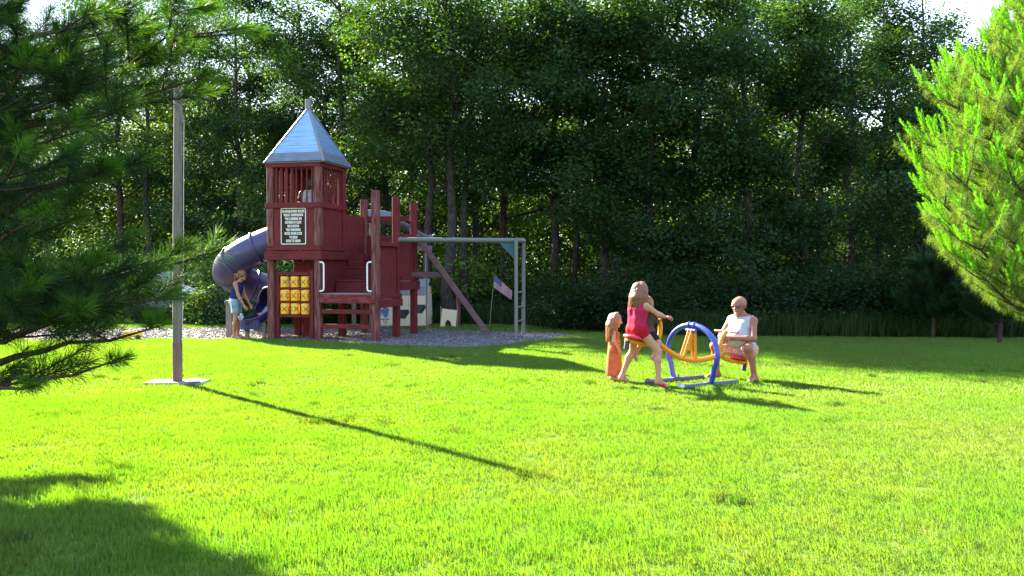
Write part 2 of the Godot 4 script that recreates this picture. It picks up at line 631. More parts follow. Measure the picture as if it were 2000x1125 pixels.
func ground() -> void:
	struct("lawn", sheet(PackedVector2Array([Vector2(-300, -300), Vector2(300, -300), Vector2(300, 300), Vector2(-300, 300)]), 0.0), M.lawn, "wide sunlit mown lawn")
	# litter under the trees
	var f := PackedVector2Array()
	for i in 61:
		var x := -40.0 + i * 1.2
		f.append(Vector2(x, wood_edge(x) + 0.1))
	f.append(Vector2(120, 30))
	f.append(Vector2(120, 150))
	f.append(Vector2(-120, 150))
	f.append(Vector2(-120, 26))
	struct("forest_floor", sheet(f, 0.004), M.litter, "dark shaded floor of the wood behind the lawn")
	# gravel round the playhouse
	var rim := [[-13.5, 20.1], [-11.0, 20.05], [-9.0, 20.15], [-7.4, 20.25], [-5.6, 20.3], [-4.4, 19.75], [-3.4, 19.15], [-2.4, 18.6], [-1.5, 18.25], [-0.6, 18.35], [0.3, 19.3], [1.0, 20.5], [1.6, 21.6], [0.9, 22.4], [-0.6, 22.9], [-2.2, 23.6], [-4.5, 24.2], [-8.0, 24.3], [-11.0, 24.2], [-13.5, 24.1]]
	for i in rim.size():
		var a := Vector2(rim[i][0], rim[i][1])
		var b := Vector2(rim[(i + 1) % rim.size()][0], rim[(i + 1) % rim.size()][1])
		for k in 5:
			var p := a.lerp(b, k / 5.0)
			gravel_edge.append(p + Vector2(0, 0.13 * noise.get_noise_2d(p.x * 22.0, p.y * 22.0)))
	struct("gravel_bed", sheet(gravel_edge, 0.008), M.gravel, "grey gravel bed under the playhouse")
	var st := Geo.new()
	st.ball(Vector3.ZERO, Vector3(0.03, 0.018, 0.024), 3, 5)
	var xs := []
	var cs := []
	while xs.size() < 5000:
		var p := Vector2(rr(-13.5, 1.6), rr(18.2, 24.3))
		if not in_gravel(p):
			continue
		xs.append(Transform3D(Basis.from_euler(Vector3(rr(-0.5, 0.5), rr(0, TAU), rr(-0.5, 0.5))).scaled(Vector3.ONE * rr(0.5, 1.25)), Vector3(p.x, 0.012, -p.y)))
		var t := rr(0.05, 0.16)
		cs.append(Color(t, t * 0.94, t * 0.9))
	tag(copies("gravel", st.mesh(), M.stone, xs, cs), "loose stones of the gravel bed")
	grass()


func blade_patch(side: float, count: int, h0: float, h1: float, w: float, seed_: int, droop := 0.35) -> Mesh:
	var r := RandomNumberGenerator.new()
	r.seed = seed_
	var g := Geo.new()
	for i in count:
		var p := Vector3(r.randf_range(-side, side) * 0.5, 0, r.randf_range(-side, side) * 0.5)
		var a := r.randf() * TAU
		var lean := Vector3(cos(a), 0, sin(a)) * r.randf_range(0.0, droop)
		var h := r.randf_range(h0, h1)
		var ac := Vector3(-sin(a), 0, cos(a)) * w * r.randf_range(0.6, 1.2)
		var mid := p + Vector3(0, h * 0.55, 0) + lean * h * 0.4
		var tip := p + Vector3(0, h, 0) + lean * h * 1.3
		var nn := (Vector3(0, 0.4, 0) + Vector3(cos(a), 0, sin(a))).normalized()
		var k := r.randf()
		g.col = Color(0.75, 0.85, 0.75) if k < 0.25 else Color(1, 1, 1) if k < 0.66 else Color(1.3, 1.12, 1.3) if k < 0.84 else Color(1.8, 1.15, 2.8) if k < 0.92 else Color(1.2, 0.6, 1.6)
		var i0 := g.put(p - ac * 0.5, nn)
		g.put(p + ac * 0.5, nn)
		g.put(mid + ac * 0.4, nn)
		g.put(mid - ac * 0.4, nn)
		g.put(tip, nn)
		g.ix.append_array(PackedInt32Array([i0, i0 + 1, i0 + 2, i0, i0 + 2, i0 + 3, i0 + 3, i0 + 2, i0 + 4]))
	return g.mesh()


func grass() -> void:
	var patches := [[[], []], [[], []], [[], []], [[], []]]
	var z := 3.6
	while z < 25.5:
		var step := 0.2 if z < 11.0 else 0.27
		var half := z * 0.66 + 1.2
		var x := -half
		while x < half:
			var p := Vector2(x + rr(-0.1, 0.1), z + rr(-0.1, 0.1))
			x += step
			if in_gravel(p) or p.y > wood_edge(p.x) + 0.2 or absf(p.x + 4.82) < 0.33 and absf(p.y - 12.5) < 0.16:
				continue
			var big := noise.get_noise_2d(p.x * 3.0, p.y * 3.0)
			var fine := noise.get_noise_2d(p.x * 14.0 + 50.0, p.y * 14.0)
			var t := clampf(0.45 + 0.6 * big + 0.6 * fine + rr(-0.12, 0.12), 0.0, 1.0)
			var c := Color(0.13, 0.245, 0.036).lerp(Color(0.205, 0.255, 0.066), t)
			var near := 0 if z < 11.0 else 2
			var k := near + rng.randi() % 2
			var s := rr(0.75, 1.15) * (1.0 + 0.35 * clampf(-big * 2.0, -0.5, 1.0))
			patches[k][0].append(Transform3D(Basis(Vector3.UP, rr(0, TAU)).scaled(Vector3(1, s, 1)), Vector3(p.x, 0.0, -p.y)))
			patches[k][1].append(c)
		z += step
	for k in 4:
		var m := blade_patch(0.34, 430, 0.018, 0.05, 0.0046, 100 + k, 0.85) if k < 2 else blade_patch(0.42, 300, 0.018, 0.048, 0.008, 100 + k, 0.7)
		tag(copies("grass", m, M.blade, patches[k][0], patches[k][1]), "short mown grass blades of the lawn")
	# darker weed tufts
	var wx := []
	var wc := []
	for i in 150:
		var p := Vector2(rr(-7, 9), rr(4.6, 18.0))
		if noise.get_noise_2d(p.x * 5.0 + 30.0, p.y * 5.0) < 0.0 or in_gravel(p):
			continue
		for q in 1 + rng.randi() % 4:
			wx.append(Transform3D(Basis(Vector3.UP, rr(0, TAU)).scaled(Vector3(1, rr(0.8, 1.3), 1)), Vector3(p.x + rng.randfn(0, 0.09), 0, -p.y + rng.randfn(0, 0.06))))
			wc.append(Color(0.055, 0.13, 0.02).lerp(Color(0.15, 0.13, 0.05), rng.randf() * rng.randf()))
	tag(copies("weed_tufts", blade_patch(0.13, 60, 0.03, 0.075, 0.006, 150, 0.9), M.blade, wx, wc), "darker weed tufts dotted over the lawn")
	# white clover heads
	var fl := Geo.new()
	fl.ball(Vector3(0, 0.045, 0), Vector3(0.009, 0.008, 0.009), 4, 6)
	var xs := []
	var cs := []
	for i in 240:
		var p := Vector2(rr(-1.2, 1.6), rr(9.2, 11.5)) if i < 170 else Vector2(rr(-6, 7), rr(5, 18))
		if noise.get_noise_2d(p.x * 8.0, p.y * 8.0 + 90.0) < 0.05 or in_gravel(p):
			continue
		xs.append(Transform3D(Basis.IDENTITY.scaled(Vector3.ONE * rr(0.7, 1.2)), Vector3(p.x, rr(-0.005, 0.01), -p.y)))
		cs.append(Color(0.3, 0.28, 0.2))
	tag(copies("clover_flowers", fl.mesh(), M.stone, xs, cs), "small white clover heads scattered in the lawn")
	# tall unmown grass along the wood
	xs = []
	cs = []
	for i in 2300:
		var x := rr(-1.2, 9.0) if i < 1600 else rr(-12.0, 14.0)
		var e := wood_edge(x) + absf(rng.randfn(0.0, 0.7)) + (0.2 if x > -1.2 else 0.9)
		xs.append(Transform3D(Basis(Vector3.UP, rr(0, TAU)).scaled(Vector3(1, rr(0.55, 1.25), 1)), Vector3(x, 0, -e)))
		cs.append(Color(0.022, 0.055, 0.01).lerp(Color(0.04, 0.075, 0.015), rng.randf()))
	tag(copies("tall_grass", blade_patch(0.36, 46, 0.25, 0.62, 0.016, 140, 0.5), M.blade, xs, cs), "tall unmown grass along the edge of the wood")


# ---------------------------------------------------------------- trees
var spray := []


func leaf_spray(count: int, reach: float, size: float, seed_: int) -> Mesh:
	var r := RandomNumberGenerator.new()
	r.seed = seed_
	var g := Geo.new()
	for i in count:
		var a := r.randf() * TAU
		var q := sqrt(r.randf()) * reach
		var p := Vector3(cos(a) * q, r.randfn(0.0, 0.3) * reach, sin(a) * q)
		var b := a + r.randfn(0.0, 0.7)
		var fw := Vector3(cos(b), r.randfn(-0.35, 0.4), sin(b)).normalized()
		var sd := fw.cross(Vector3.UP.rotated(fw, r.randfn(0.0, 0.5))).normalized()
		var nn := sd.cross(fw)
		var s := size * r.randf_range(0.65, 1.2)
		var w := s * 0.42
		var t := r.randf_range(0.7, 1.25)
		g.col = Color(t, t, t * r.randf_range(0.7, 1.3))
		var i0 := g.put(p, nn)
		g.put(p + fw * s * 0.42 + sd * w + nn * s * 0.08, (nn - sd * 0.25).normalized())
		g.put(p + fw * s, nn)
		g.put(p + fw * s * 0.42 - sd * w + nn * s * 0.08, (nn + sd * 0.25).normalized())
		g.ix.append_array(PackedInt32Array([i0, i0 + 2, i0 + 1, i0, i0 + 3, i0 + 2]))
	return g.mesh()


func curve(a: Vector3, dir: Vector3, length: float, lift: float, steps: int, wob: float) -> PackedVector3Array:
	var p := PackedVector3Array([a])
	var d := dir.normalized()
	for i in steps:
		d = (d + Vector3(rng.randfn(0, wob), lift / steps + rng.randfn(0, wob * 0.6), rng.randfn(0, wob))).normalized()
		p.append(p[i] + d * length / steps)
	return p


func radii(n: int, a: float, b: float) -> Array:
	var r := []
	for i in n:
		r.append(lerpf(a, b, float(i) / (n - 1)))
	return r


# called, label, place, height, trunk radius, crown base height, crown radius, sprays, leaf colour, lean
func leafy_tree(label: String, at: Vector3, h: float, r0: float, base: float, cr: float, n_spray: int, c: Color, lean := Vector2.ZERO, called := "tree", category := "tree") -> void:
	var t := thing(called, label, category, at, 0.0, "trees of the wood behind the lawn")
	var top := PackedVector3Array([Vector3(0, -0.1, 0)])
	for i in 9:
		var f := (i + 1) / 9.0
		top.append(Vector3(lean.x * f * h + rng.randfn(0, 0.09), h * 0.93 * f, lean.y * f * h + rng.randfn(0, 0.09)))
	var g := Geo.new()
	var rad := radii(10, r0, r0 * 0.14)
	rad[0] = r0 * 1.5
	g.tube(top, rad, 9)
	obj("trunk", g, M.bark, t)
	var lg := Geo.new()
	var pts := []
	var nl := 15
	for i in nl:
		var f := lerpf(base / h, 0.92, (i + rng.randf()) / nl)
		var k := f * 9.0
		var p0 := top[int(k)].lerp(top[mini(int(k) + 1, 9)], fposmod(k, 1.0))
		var a := i * 2.4 + rr(-0.5, 0.5)
		var reach := cr * (0.55 + 0.6 * sin(PI * clampf((f * h - base) / (h - base) * 0.8 + 0.22, 0, 1))) * rr(0.7, 1.15)
		var limb := curve(p0, Vector3(cos(a), rr(0.15, 0.75), sin(a)), reach, rr(-0.35, 0.45), 5, 0.1)
		lg.tube(limb, radii(6, r0 * 0.34 * (1.1 - f * 0.6), 0.012), 5, false)
		for j in 3:
			var s := limb[2 + j]
			var sub := curve(s, Vector3(cos(a + rr(-1.3, 1.3)), rr(-0.2, 0.6), sin(a + rr(-1.3, 1.3))), reach * rr(0.3, 0.6), 0.0, 3, 0.15)
			lg.tube(sub, radii(4, 0.022, 0.006), 4, false)
			pts.append_array([sub[1], sub[2], sub[3]])
		pts.append_array([limb[3], limb[4], limb[5], limb[5]])
	for j in 4:
		pts.append(top[9] + Vector3(rng.randfn(0, 0.3), rr(-0.5, h * 0.07), rng.randfn(0, 0.3)))
	obj("limbs", lg, M.bark, t)
	var xs := []
	var cs := []
	for i in n_spray:
		var p: Vector3 = pts[rng.randi() % pts.size()] + Vector3(rng.randfn(0, 0.34), rng.randfn(0, 0.22), rng.randfn(0, 0.34))
		if p.y < 0.15:
			p.y = rr(0.15, 0.5)
		xs.append(Transform3D(Basis.from_euler(Vector3(rng.randfn(0, 0.35), rr(0, TAU), rng.randfn(0, 0.35))).scaled(Vector3.ONE * rr(0.75, 1.25)), p))
		var q := rr(0.75, 1.3)
		cs.append(Color(c.r * q * rr(0.85, 1.2), c.g * q, c.b * q))
	copies("crown", spray[rng.randi() % 3], M.leaf, xs, cs, t)


func shrub(label: String, at: Vector3, w: float, h: float, n: int, c: Color) -> void:
	var t := thing("shrub", label, "shrub", at, 0.0, "shrubs at the edge of the wood")
	var g := Geo.new()
	var pts := []
	for i in 9:
		var a := rr(0, TAU)
		var s := curve(Vector3(rr(-0.15, 0.15) * w, -0.05, rr(-0.15, 0.15) * w), Vector3(cos(a) * w * 0.55, h, sin(a) * w * 0.55), h * rr(0.6, 1.0), -0.3, 5, 0.12)
		g.tube(s, radii(6, 0.02, 0.005), 5, false)
		pts.append_array([s[2], s[3], s[4], s[5]])
	obj("stems", g, M.bark, t)
	var xs := []
	var cs := []
	for i in n:
		var p: Vector3 = pts[rng.randi() % pts.size()] + Vector3(rng.randfn(0, 0.2) * w, rng.randfn(0, 0.14) * h, rng.randfn(0, 0.2) * w)
		p.y = maxf(p.y, rr(0.1, 0.3))
		xs.append(Transform3D(Basis.from_euler(Vector3(rng.randfn(0, 0.4), rr(0, TAU), rng.randfn(0, 0.4))).scaled(Vector3.ONE * rr(0.7, 1.1)), p))
		var q := rr(0.7, 1.3)
		cs.append(Color(c.r * q * rr(0.85, 1.2), c.g * q, c.b * q))
	copies("leaves", spray[rng.randi() % 3], M.leaf, xs, cs, t)


func woods() -> void:
	for i in 3:
		spray.append(leaf_spray(27, 0.37, 0.1, 200 + i))
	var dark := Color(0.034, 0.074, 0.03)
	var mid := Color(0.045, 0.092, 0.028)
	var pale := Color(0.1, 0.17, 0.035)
	# label, column in the photograph, distance, height, trunk radius, crown base, crown radius, sprays, colour, lean
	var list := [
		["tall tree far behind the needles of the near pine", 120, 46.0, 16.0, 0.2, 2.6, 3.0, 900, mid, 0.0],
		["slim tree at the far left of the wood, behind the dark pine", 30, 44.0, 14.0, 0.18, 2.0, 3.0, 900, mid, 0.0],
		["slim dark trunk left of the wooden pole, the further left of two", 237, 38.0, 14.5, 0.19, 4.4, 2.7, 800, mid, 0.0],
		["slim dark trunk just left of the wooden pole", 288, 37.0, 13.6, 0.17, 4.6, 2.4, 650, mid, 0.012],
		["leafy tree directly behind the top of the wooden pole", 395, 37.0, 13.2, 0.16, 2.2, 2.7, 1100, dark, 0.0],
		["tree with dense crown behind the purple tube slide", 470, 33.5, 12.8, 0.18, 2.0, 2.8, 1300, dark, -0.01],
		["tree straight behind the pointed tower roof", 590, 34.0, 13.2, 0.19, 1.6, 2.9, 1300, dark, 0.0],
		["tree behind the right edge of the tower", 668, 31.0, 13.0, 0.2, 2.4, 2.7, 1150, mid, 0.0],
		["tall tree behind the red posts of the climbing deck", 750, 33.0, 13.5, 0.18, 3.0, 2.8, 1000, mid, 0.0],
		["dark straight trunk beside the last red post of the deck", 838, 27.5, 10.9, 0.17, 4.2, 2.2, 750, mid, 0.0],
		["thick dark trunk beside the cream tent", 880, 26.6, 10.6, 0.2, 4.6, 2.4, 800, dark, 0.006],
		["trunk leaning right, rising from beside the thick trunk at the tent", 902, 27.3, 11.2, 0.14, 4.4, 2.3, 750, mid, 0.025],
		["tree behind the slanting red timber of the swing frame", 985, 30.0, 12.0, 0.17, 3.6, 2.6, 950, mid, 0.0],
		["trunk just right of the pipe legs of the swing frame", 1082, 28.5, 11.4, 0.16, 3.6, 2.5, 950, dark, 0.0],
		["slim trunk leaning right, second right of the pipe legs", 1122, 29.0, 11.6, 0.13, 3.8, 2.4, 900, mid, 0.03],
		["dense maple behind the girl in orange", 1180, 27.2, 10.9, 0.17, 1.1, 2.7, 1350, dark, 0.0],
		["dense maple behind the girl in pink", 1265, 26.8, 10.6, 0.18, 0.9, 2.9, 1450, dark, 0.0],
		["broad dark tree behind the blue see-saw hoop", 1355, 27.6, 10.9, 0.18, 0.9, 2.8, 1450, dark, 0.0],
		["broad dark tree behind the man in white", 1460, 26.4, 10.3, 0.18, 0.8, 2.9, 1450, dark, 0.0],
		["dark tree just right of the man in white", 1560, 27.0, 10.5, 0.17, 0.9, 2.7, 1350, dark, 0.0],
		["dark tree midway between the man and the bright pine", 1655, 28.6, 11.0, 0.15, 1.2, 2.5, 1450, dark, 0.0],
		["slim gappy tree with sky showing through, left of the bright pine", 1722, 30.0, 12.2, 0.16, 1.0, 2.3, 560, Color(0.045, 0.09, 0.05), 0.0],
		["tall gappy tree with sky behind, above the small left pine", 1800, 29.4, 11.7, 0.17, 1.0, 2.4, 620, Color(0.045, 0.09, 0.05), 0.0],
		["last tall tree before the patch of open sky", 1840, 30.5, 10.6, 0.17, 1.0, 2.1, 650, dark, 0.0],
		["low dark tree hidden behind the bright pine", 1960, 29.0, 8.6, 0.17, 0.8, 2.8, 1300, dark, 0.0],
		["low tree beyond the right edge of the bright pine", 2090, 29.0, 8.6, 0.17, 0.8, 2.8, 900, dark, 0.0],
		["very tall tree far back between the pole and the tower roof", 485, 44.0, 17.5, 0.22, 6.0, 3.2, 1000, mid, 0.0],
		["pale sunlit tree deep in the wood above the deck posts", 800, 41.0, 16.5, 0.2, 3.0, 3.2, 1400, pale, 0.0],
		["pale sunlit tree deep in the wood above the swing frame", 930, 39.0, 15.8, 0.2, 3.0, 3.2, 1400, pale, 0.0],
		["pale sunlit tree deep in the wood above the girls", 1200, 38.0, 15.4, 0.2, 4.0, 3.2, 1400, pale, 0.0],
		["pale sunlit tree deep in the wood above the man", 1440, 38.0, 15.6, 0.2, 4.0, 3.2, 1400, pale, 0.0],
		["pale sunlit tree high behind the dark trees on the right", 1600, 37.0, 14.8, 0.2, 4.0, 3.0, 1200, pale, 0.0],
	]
	for a in list:
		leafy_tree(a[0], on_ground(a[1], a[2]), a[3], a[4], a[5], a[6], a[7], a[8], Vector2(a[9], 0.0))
	var bushes := [
		["bright leafy bush between the thick trunk and the slanting timber", 905, 27.8, 1.6, 2.3, 230, pale], ["bush left of the grey board", 392, 26.6, 1.3, 1.2, 150, pale], ["low bush before the grey board", 430, 25.9, 1.5, 0.55, 110, mid],
		["bush behind the tic-tac-toe panel", 585, 26.5, 3.0, 2.4, 350, mid], ["bush behind the tower foot", 500, 26.2, 2.6, 3.0, 400, mid], ["bush behind the climbing deck", 690, 27.5, 2.4, 2.2, 300, mid],
		["dark bush right of the tan tent", 1150, 23.4, 2.4, 1.7, 420, dark], ["dark bush behind the see-saw hoop", 1330, 22.9, 2.6, 2.2, 520, dark], ["dark bush behind the man's back", 1500, 22.7, 2.8, 2.4, 560, dark],
		["dark bush in the wood edge, right of the man", 1600, 22.6, 2.6, 2.3, 480, dark], ["dark bush beside the small left pine", 1725, 22.8, 2.6, 2.6, 520, dark], ["dark bush between the two small pines", 1880, 23.0, 2.8, 2.6, 520, dark],
		["dark bush behind the right small pine", 2010, 23.2, 2.8, 2.6, 420, dark], ["dark bush behind the girl in orange", 1215, 23.0, 2.2, 1.9, 420, dark], ["dark bush behind the girl in pink", 1262, 23.8, 2.4, 2.6, 420, dark], ["dark bush in shade just left of the man", 1410, 23.4, 2.4, 2.6, 460, dark],
		["bush far left behind the pine boughs", 90, 30.0, 4.0, 3.0, 500, mid], ["bush behind the grey camper", 240, 31.0, 4.0, 3.2, 500, mid], ["bush behind the pipe legs", 1010, 28.4, 2.6, 2.0, 280, mid], ["bush behind the flag", 940, 29.5, 2.4, 2.6, 280, pale],
	]
	for b in bushes:
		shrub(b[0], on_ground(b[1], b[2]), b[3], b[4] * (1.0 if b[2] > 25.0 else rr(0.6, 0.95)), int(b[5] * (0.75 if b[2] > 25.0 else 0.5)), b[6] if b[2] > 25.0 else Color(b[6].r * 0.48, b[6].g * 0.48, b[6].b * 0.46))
	# the depth of the wood, one leafy mass
	var xs := []
	var cs := []
	for i in 36000:
		var d := rr(42.0, 45.5) if i % 2 == 0 else rr(56.0, 59.0)
		var x := rr(-0.72, 0.78) * d
		var top := 9.5 + 3.0 * noise.get_noise_2d(x * 1.3, d) * 2.0 + (d - 40.0) * 0.1
		var y := top * pow(rng.randf(), 1.15) + 0.2
		if noise.get_noise_3d(x * 3.0, y * 5.0, d * 3.0) < -0.12 and y > 5.5:
			continue
		xs.append(Transform3D(Basis.from_euler(Vector3(rng.randfn(0, 0.4), rr(0, TAU), rng.randfn(0, 0.4))).scaled(Vector3.ONE * rr(1.2, 2.2)), Vector3(x, y, -d)))
		var q := rr(0.75, 1.3)
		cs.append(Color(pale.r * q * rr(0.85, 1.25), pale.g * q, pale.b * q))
	tag(copies("woods", spray[1], M.leaf, xs, cs), "far leafy depth of the wood behind all the trees")
	# undergrowth below the trees
	xs = []
	cs = []
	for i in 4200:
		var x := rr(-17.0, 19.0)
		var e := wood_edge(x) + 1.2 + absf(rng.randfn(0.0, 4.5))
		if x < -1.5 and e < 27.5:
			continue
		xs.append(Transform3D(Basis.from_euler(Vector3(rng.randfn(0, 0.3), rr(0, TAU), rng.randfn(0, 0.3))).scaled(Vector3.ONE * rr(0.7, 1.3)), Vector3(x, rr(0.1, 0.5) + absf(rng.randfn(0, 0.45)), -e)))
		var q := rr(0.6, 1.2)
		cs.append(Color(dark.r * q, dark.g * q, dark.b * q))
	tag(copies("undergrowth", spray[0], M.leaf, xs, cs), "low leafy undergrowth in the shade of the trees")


# ---------------------------------------------------------------- pines
func needle_shoot(count: int, length: float, need: float, a0: float, a1: float, w: float, droop: float, seed_: int) -> Mesh:
	var r := RandomNumberGenerator.new()
	r.seed = seed_
	var g := Geo.new()
	g.col = Color(0.9, 0.55, 1.0)
	g.tube(PackedVector3Array([Vector3(0, -0.02, 0), Vector3(0, length, 0)]), [0.0045, 0.002], 4, false)
	for i in count:
		var f := r.randf()
		var p := Vector3(0, length * f, 0)
		var a := r.randf() * TAU
		var out := Vector3(cos(a), 0, sin(a))
		var tilt := lerpf(a0, a1, f) + r.randfn(0.0, 0.14)
		var d := Vector3(0, cos(tilt), 0) + out * sin(tilt)
		var n := need * r.randf_range(0.75, 1.12)
		var sd := d.cross(Vector3(r.randfn(), r.randfn(), r.randfn())).normalized() * w
		var nn := sd.cross(d).normalized()
		var t := r.randf_range(0.75, 1.25)
		g.col = Color(t, t, t)
		var m := p + d * n * 0.55
		var e := p + (d + Vector3(0, -droop, 0)).normalized() * n
		var i0 := g.put(p - sd * 0.4, nn)
		g.put(p + sd * 0.4, nn)
		g.put(m + sd * 0.5, nn)
		g.put(m - sd * 0.5, nn)
		g.put(e, nn)
		g.ix.append_array(PackedInt32Array([i0, i0 + 2, i0 + 1, i0, i0 + 3, i0 + 2, i0 + 3, i0 + 4, i0 + 2]))
	return g.mesh()


func basis_y(y: Vector3, roll: float) -> Basis:
	var yy := y.normalized()
	var x := yy.cross(Vector3.RIGHT if absf(yy.x) < 0.9 else Vector3.UP).normalized()
	return Basis(x, yy, x.cross(yy)).rotated(yy, roll)


func pine(label: String, at: Vector3, s: Dictionary) -> void:
	var t := thing("pine_tree", label, "pine tree", at)
	var h: float = s.height
	var g := Geo.new()
	g.tube(PackedVector3Array([Vector3(0, -0.1, 0), Vector3(0.02, h * 0.3, 0.03), Vector3(-0.02, h * 0.65, 0), Vector3(0, h, 0)]), [s.trunk, s.trunk * 0.75, s.trunk * 0.45, 0.012], 9)
	obj("trunk", g, M.pine_bark, t)
	var old := [[], []]
	var fresh := [[], []]
	var place := func(p: Vector3, d: Vector3, new: bool) -> void:
		var list: Array = fresh if new else old
		if new:
			d = (d.normalized() + Vector3(0, s.get("candle", 0.0), 0)).normalized()
		list[0].append(Transform3D(basis_y(d, rr(0, TAU)).scaled(Vector3.ONE * rr(0.8, 1.15)), p))
		var q := rr(0.75, 1.25)
		var c: Color = s.fresh if new else s.old
		list[1].append(Color(c.r * q * rr(0.9, 1.15), c.g * q, c.b * q))
	var limbs := []
	for tip: Vector3 in s.get("aimed", []):   # boughs that reach for a known place
		var e := tip - at
		var flat := Vector2(e.x, e.z).length()
		var y0 := maxf(e.y - flat * s.rise * 0.9, 0.4)
		var p := PackedVector3Array()
		for k in 9:
			var q := k / 8.0
			var c := Vector3(0, y0, 0).lerp(e, q)
			c.y = lerpf(y0, e.y, q * q * 0.6 + q * 0.4)
			p.append(c + Vector3(rng.randfn(0, 0.03), rng.randfn(0, 0.025), rng.randfn(0, 0.03)) * flat * 0.5 * minf(q * 3.0, 1.0) * (1.0 if k < 8 else 0.0))
		limbs.append([p, flat, clampf((y0 - s.low) / (h - s.low), 0.0, 0.8)])
	var y: float = s.low
	while y < h - 0.35:
		var f: float = (y - s.low) / (h - s.low)
		for b in s.whorl:
			var a: float = TAU * b / s.whorl + y * 7.3 + rr(-0.35, 0.35)
			var reach: float = s.reach.sample_baked(f) * rr(0.78, 1.1)
			if s.has("skew"):
				reach *= lerpf(0.42, 1.0, 0.5 + 0.5 * Vector2(cos(a), sin(a)).dot(s.skew))
			var dir := Vector3(cos(a), s.rise + rr(-0.12, 0.16) + f * 0.35, sin(a))
			limbs.append([curve(Vector3(0, y + rr(-0.12, 0.12), 0), dir, reach, s.lift, 8, 0.07), reach, f])
		y += s.gap * rr(0.8, 1.2)
	for lm in limbs:
		var limb: PackedVector3Array = lm[0]
		var reach: float = lm[1]
		var f: float = lm[2]
		var bare: float = s.bare
		if s.has("aimed") and limb[8].y < s.get("sparse_below", 0.0):
			bare = 0.62
		var bg := Geo.new()
		bg.tube(limb, radii(9, s.trunk * 0.3 * (1.15 - f * 0.7) * clampf(reach / 1.6, 0.35, 1.0), 0.005), 6, false)
		for k in range(2 if reach > 0.9 else 1, 9):
			var p := limb[k]
			var fw := (limb[mini(k + 1, 8)] - limb[k - 1]).normalized()
			var side := fw.cross(Vector3.UP).normalized()
			if k == 8:
				place.call(p, fw, true)
				for q in 3:
					place.call(p - fw * rr(0.0, 0.12), (fw + side * rr(-0.8, 0.8) + Vector3(0, rr(-0.2, 0.6), 0)).normalized(), true)
				continue
			for sgn in [-1.0, 1.0]:
				if rng.randf() < bare:
					continue
				var tl: float = (0.22 + 0.5 * (1.0 - absf(k / 8.0 - 0.5) * 1.2)) * rr(0.6, 1.1) * clampf(reach / 2.0, 0.45, 1.05)
				var tw := curve(p, fw * 0.75 + side * sgn * rr(0.6, 1.0) + Vector3(0, rr(-0.15, 0.3), 0), tl, s.lift * 0.8, 4, 0.09)
				bg.tube(tw, radii(5, 0.009, 0.003), 4, false)
				for j in range(1, 5):
					var td := (tw[j] - tw[j - 1]).normalized()
					place.call(tw[j], td, j == 4)
					if j >= 2 and rng.randf() < s.side:
						place.call(tw[j], (td + Vector3(rng.randfn(0, 0.5), rr(-0.1, 0.5), rng.randfn(0, 0.5))).normalized(), rng.randf() < 0.5)
			if k > 3:
				place.call(p, (fw + Vector3(0, 0.25, 0)).normalized(), false)
		obj("branch", bg, M.pine_bark, t)
	place.call(Vector3(0, h - 0.05, 0), Vector3.UP, true)
	copies("needles", s.shoot_old, M.needle, old[0], old[1], t)
	copies("new_needles", s.shoot_new, M.needle, fresh[0], fresh[1], t)


func prof(list: Array) -> Curve:
	var c := Curve.new()
	c.max_value = 5.0
	for p in list:
		c.add_point(Vector2(p[0], p[1]))
	c.bake()
	return c


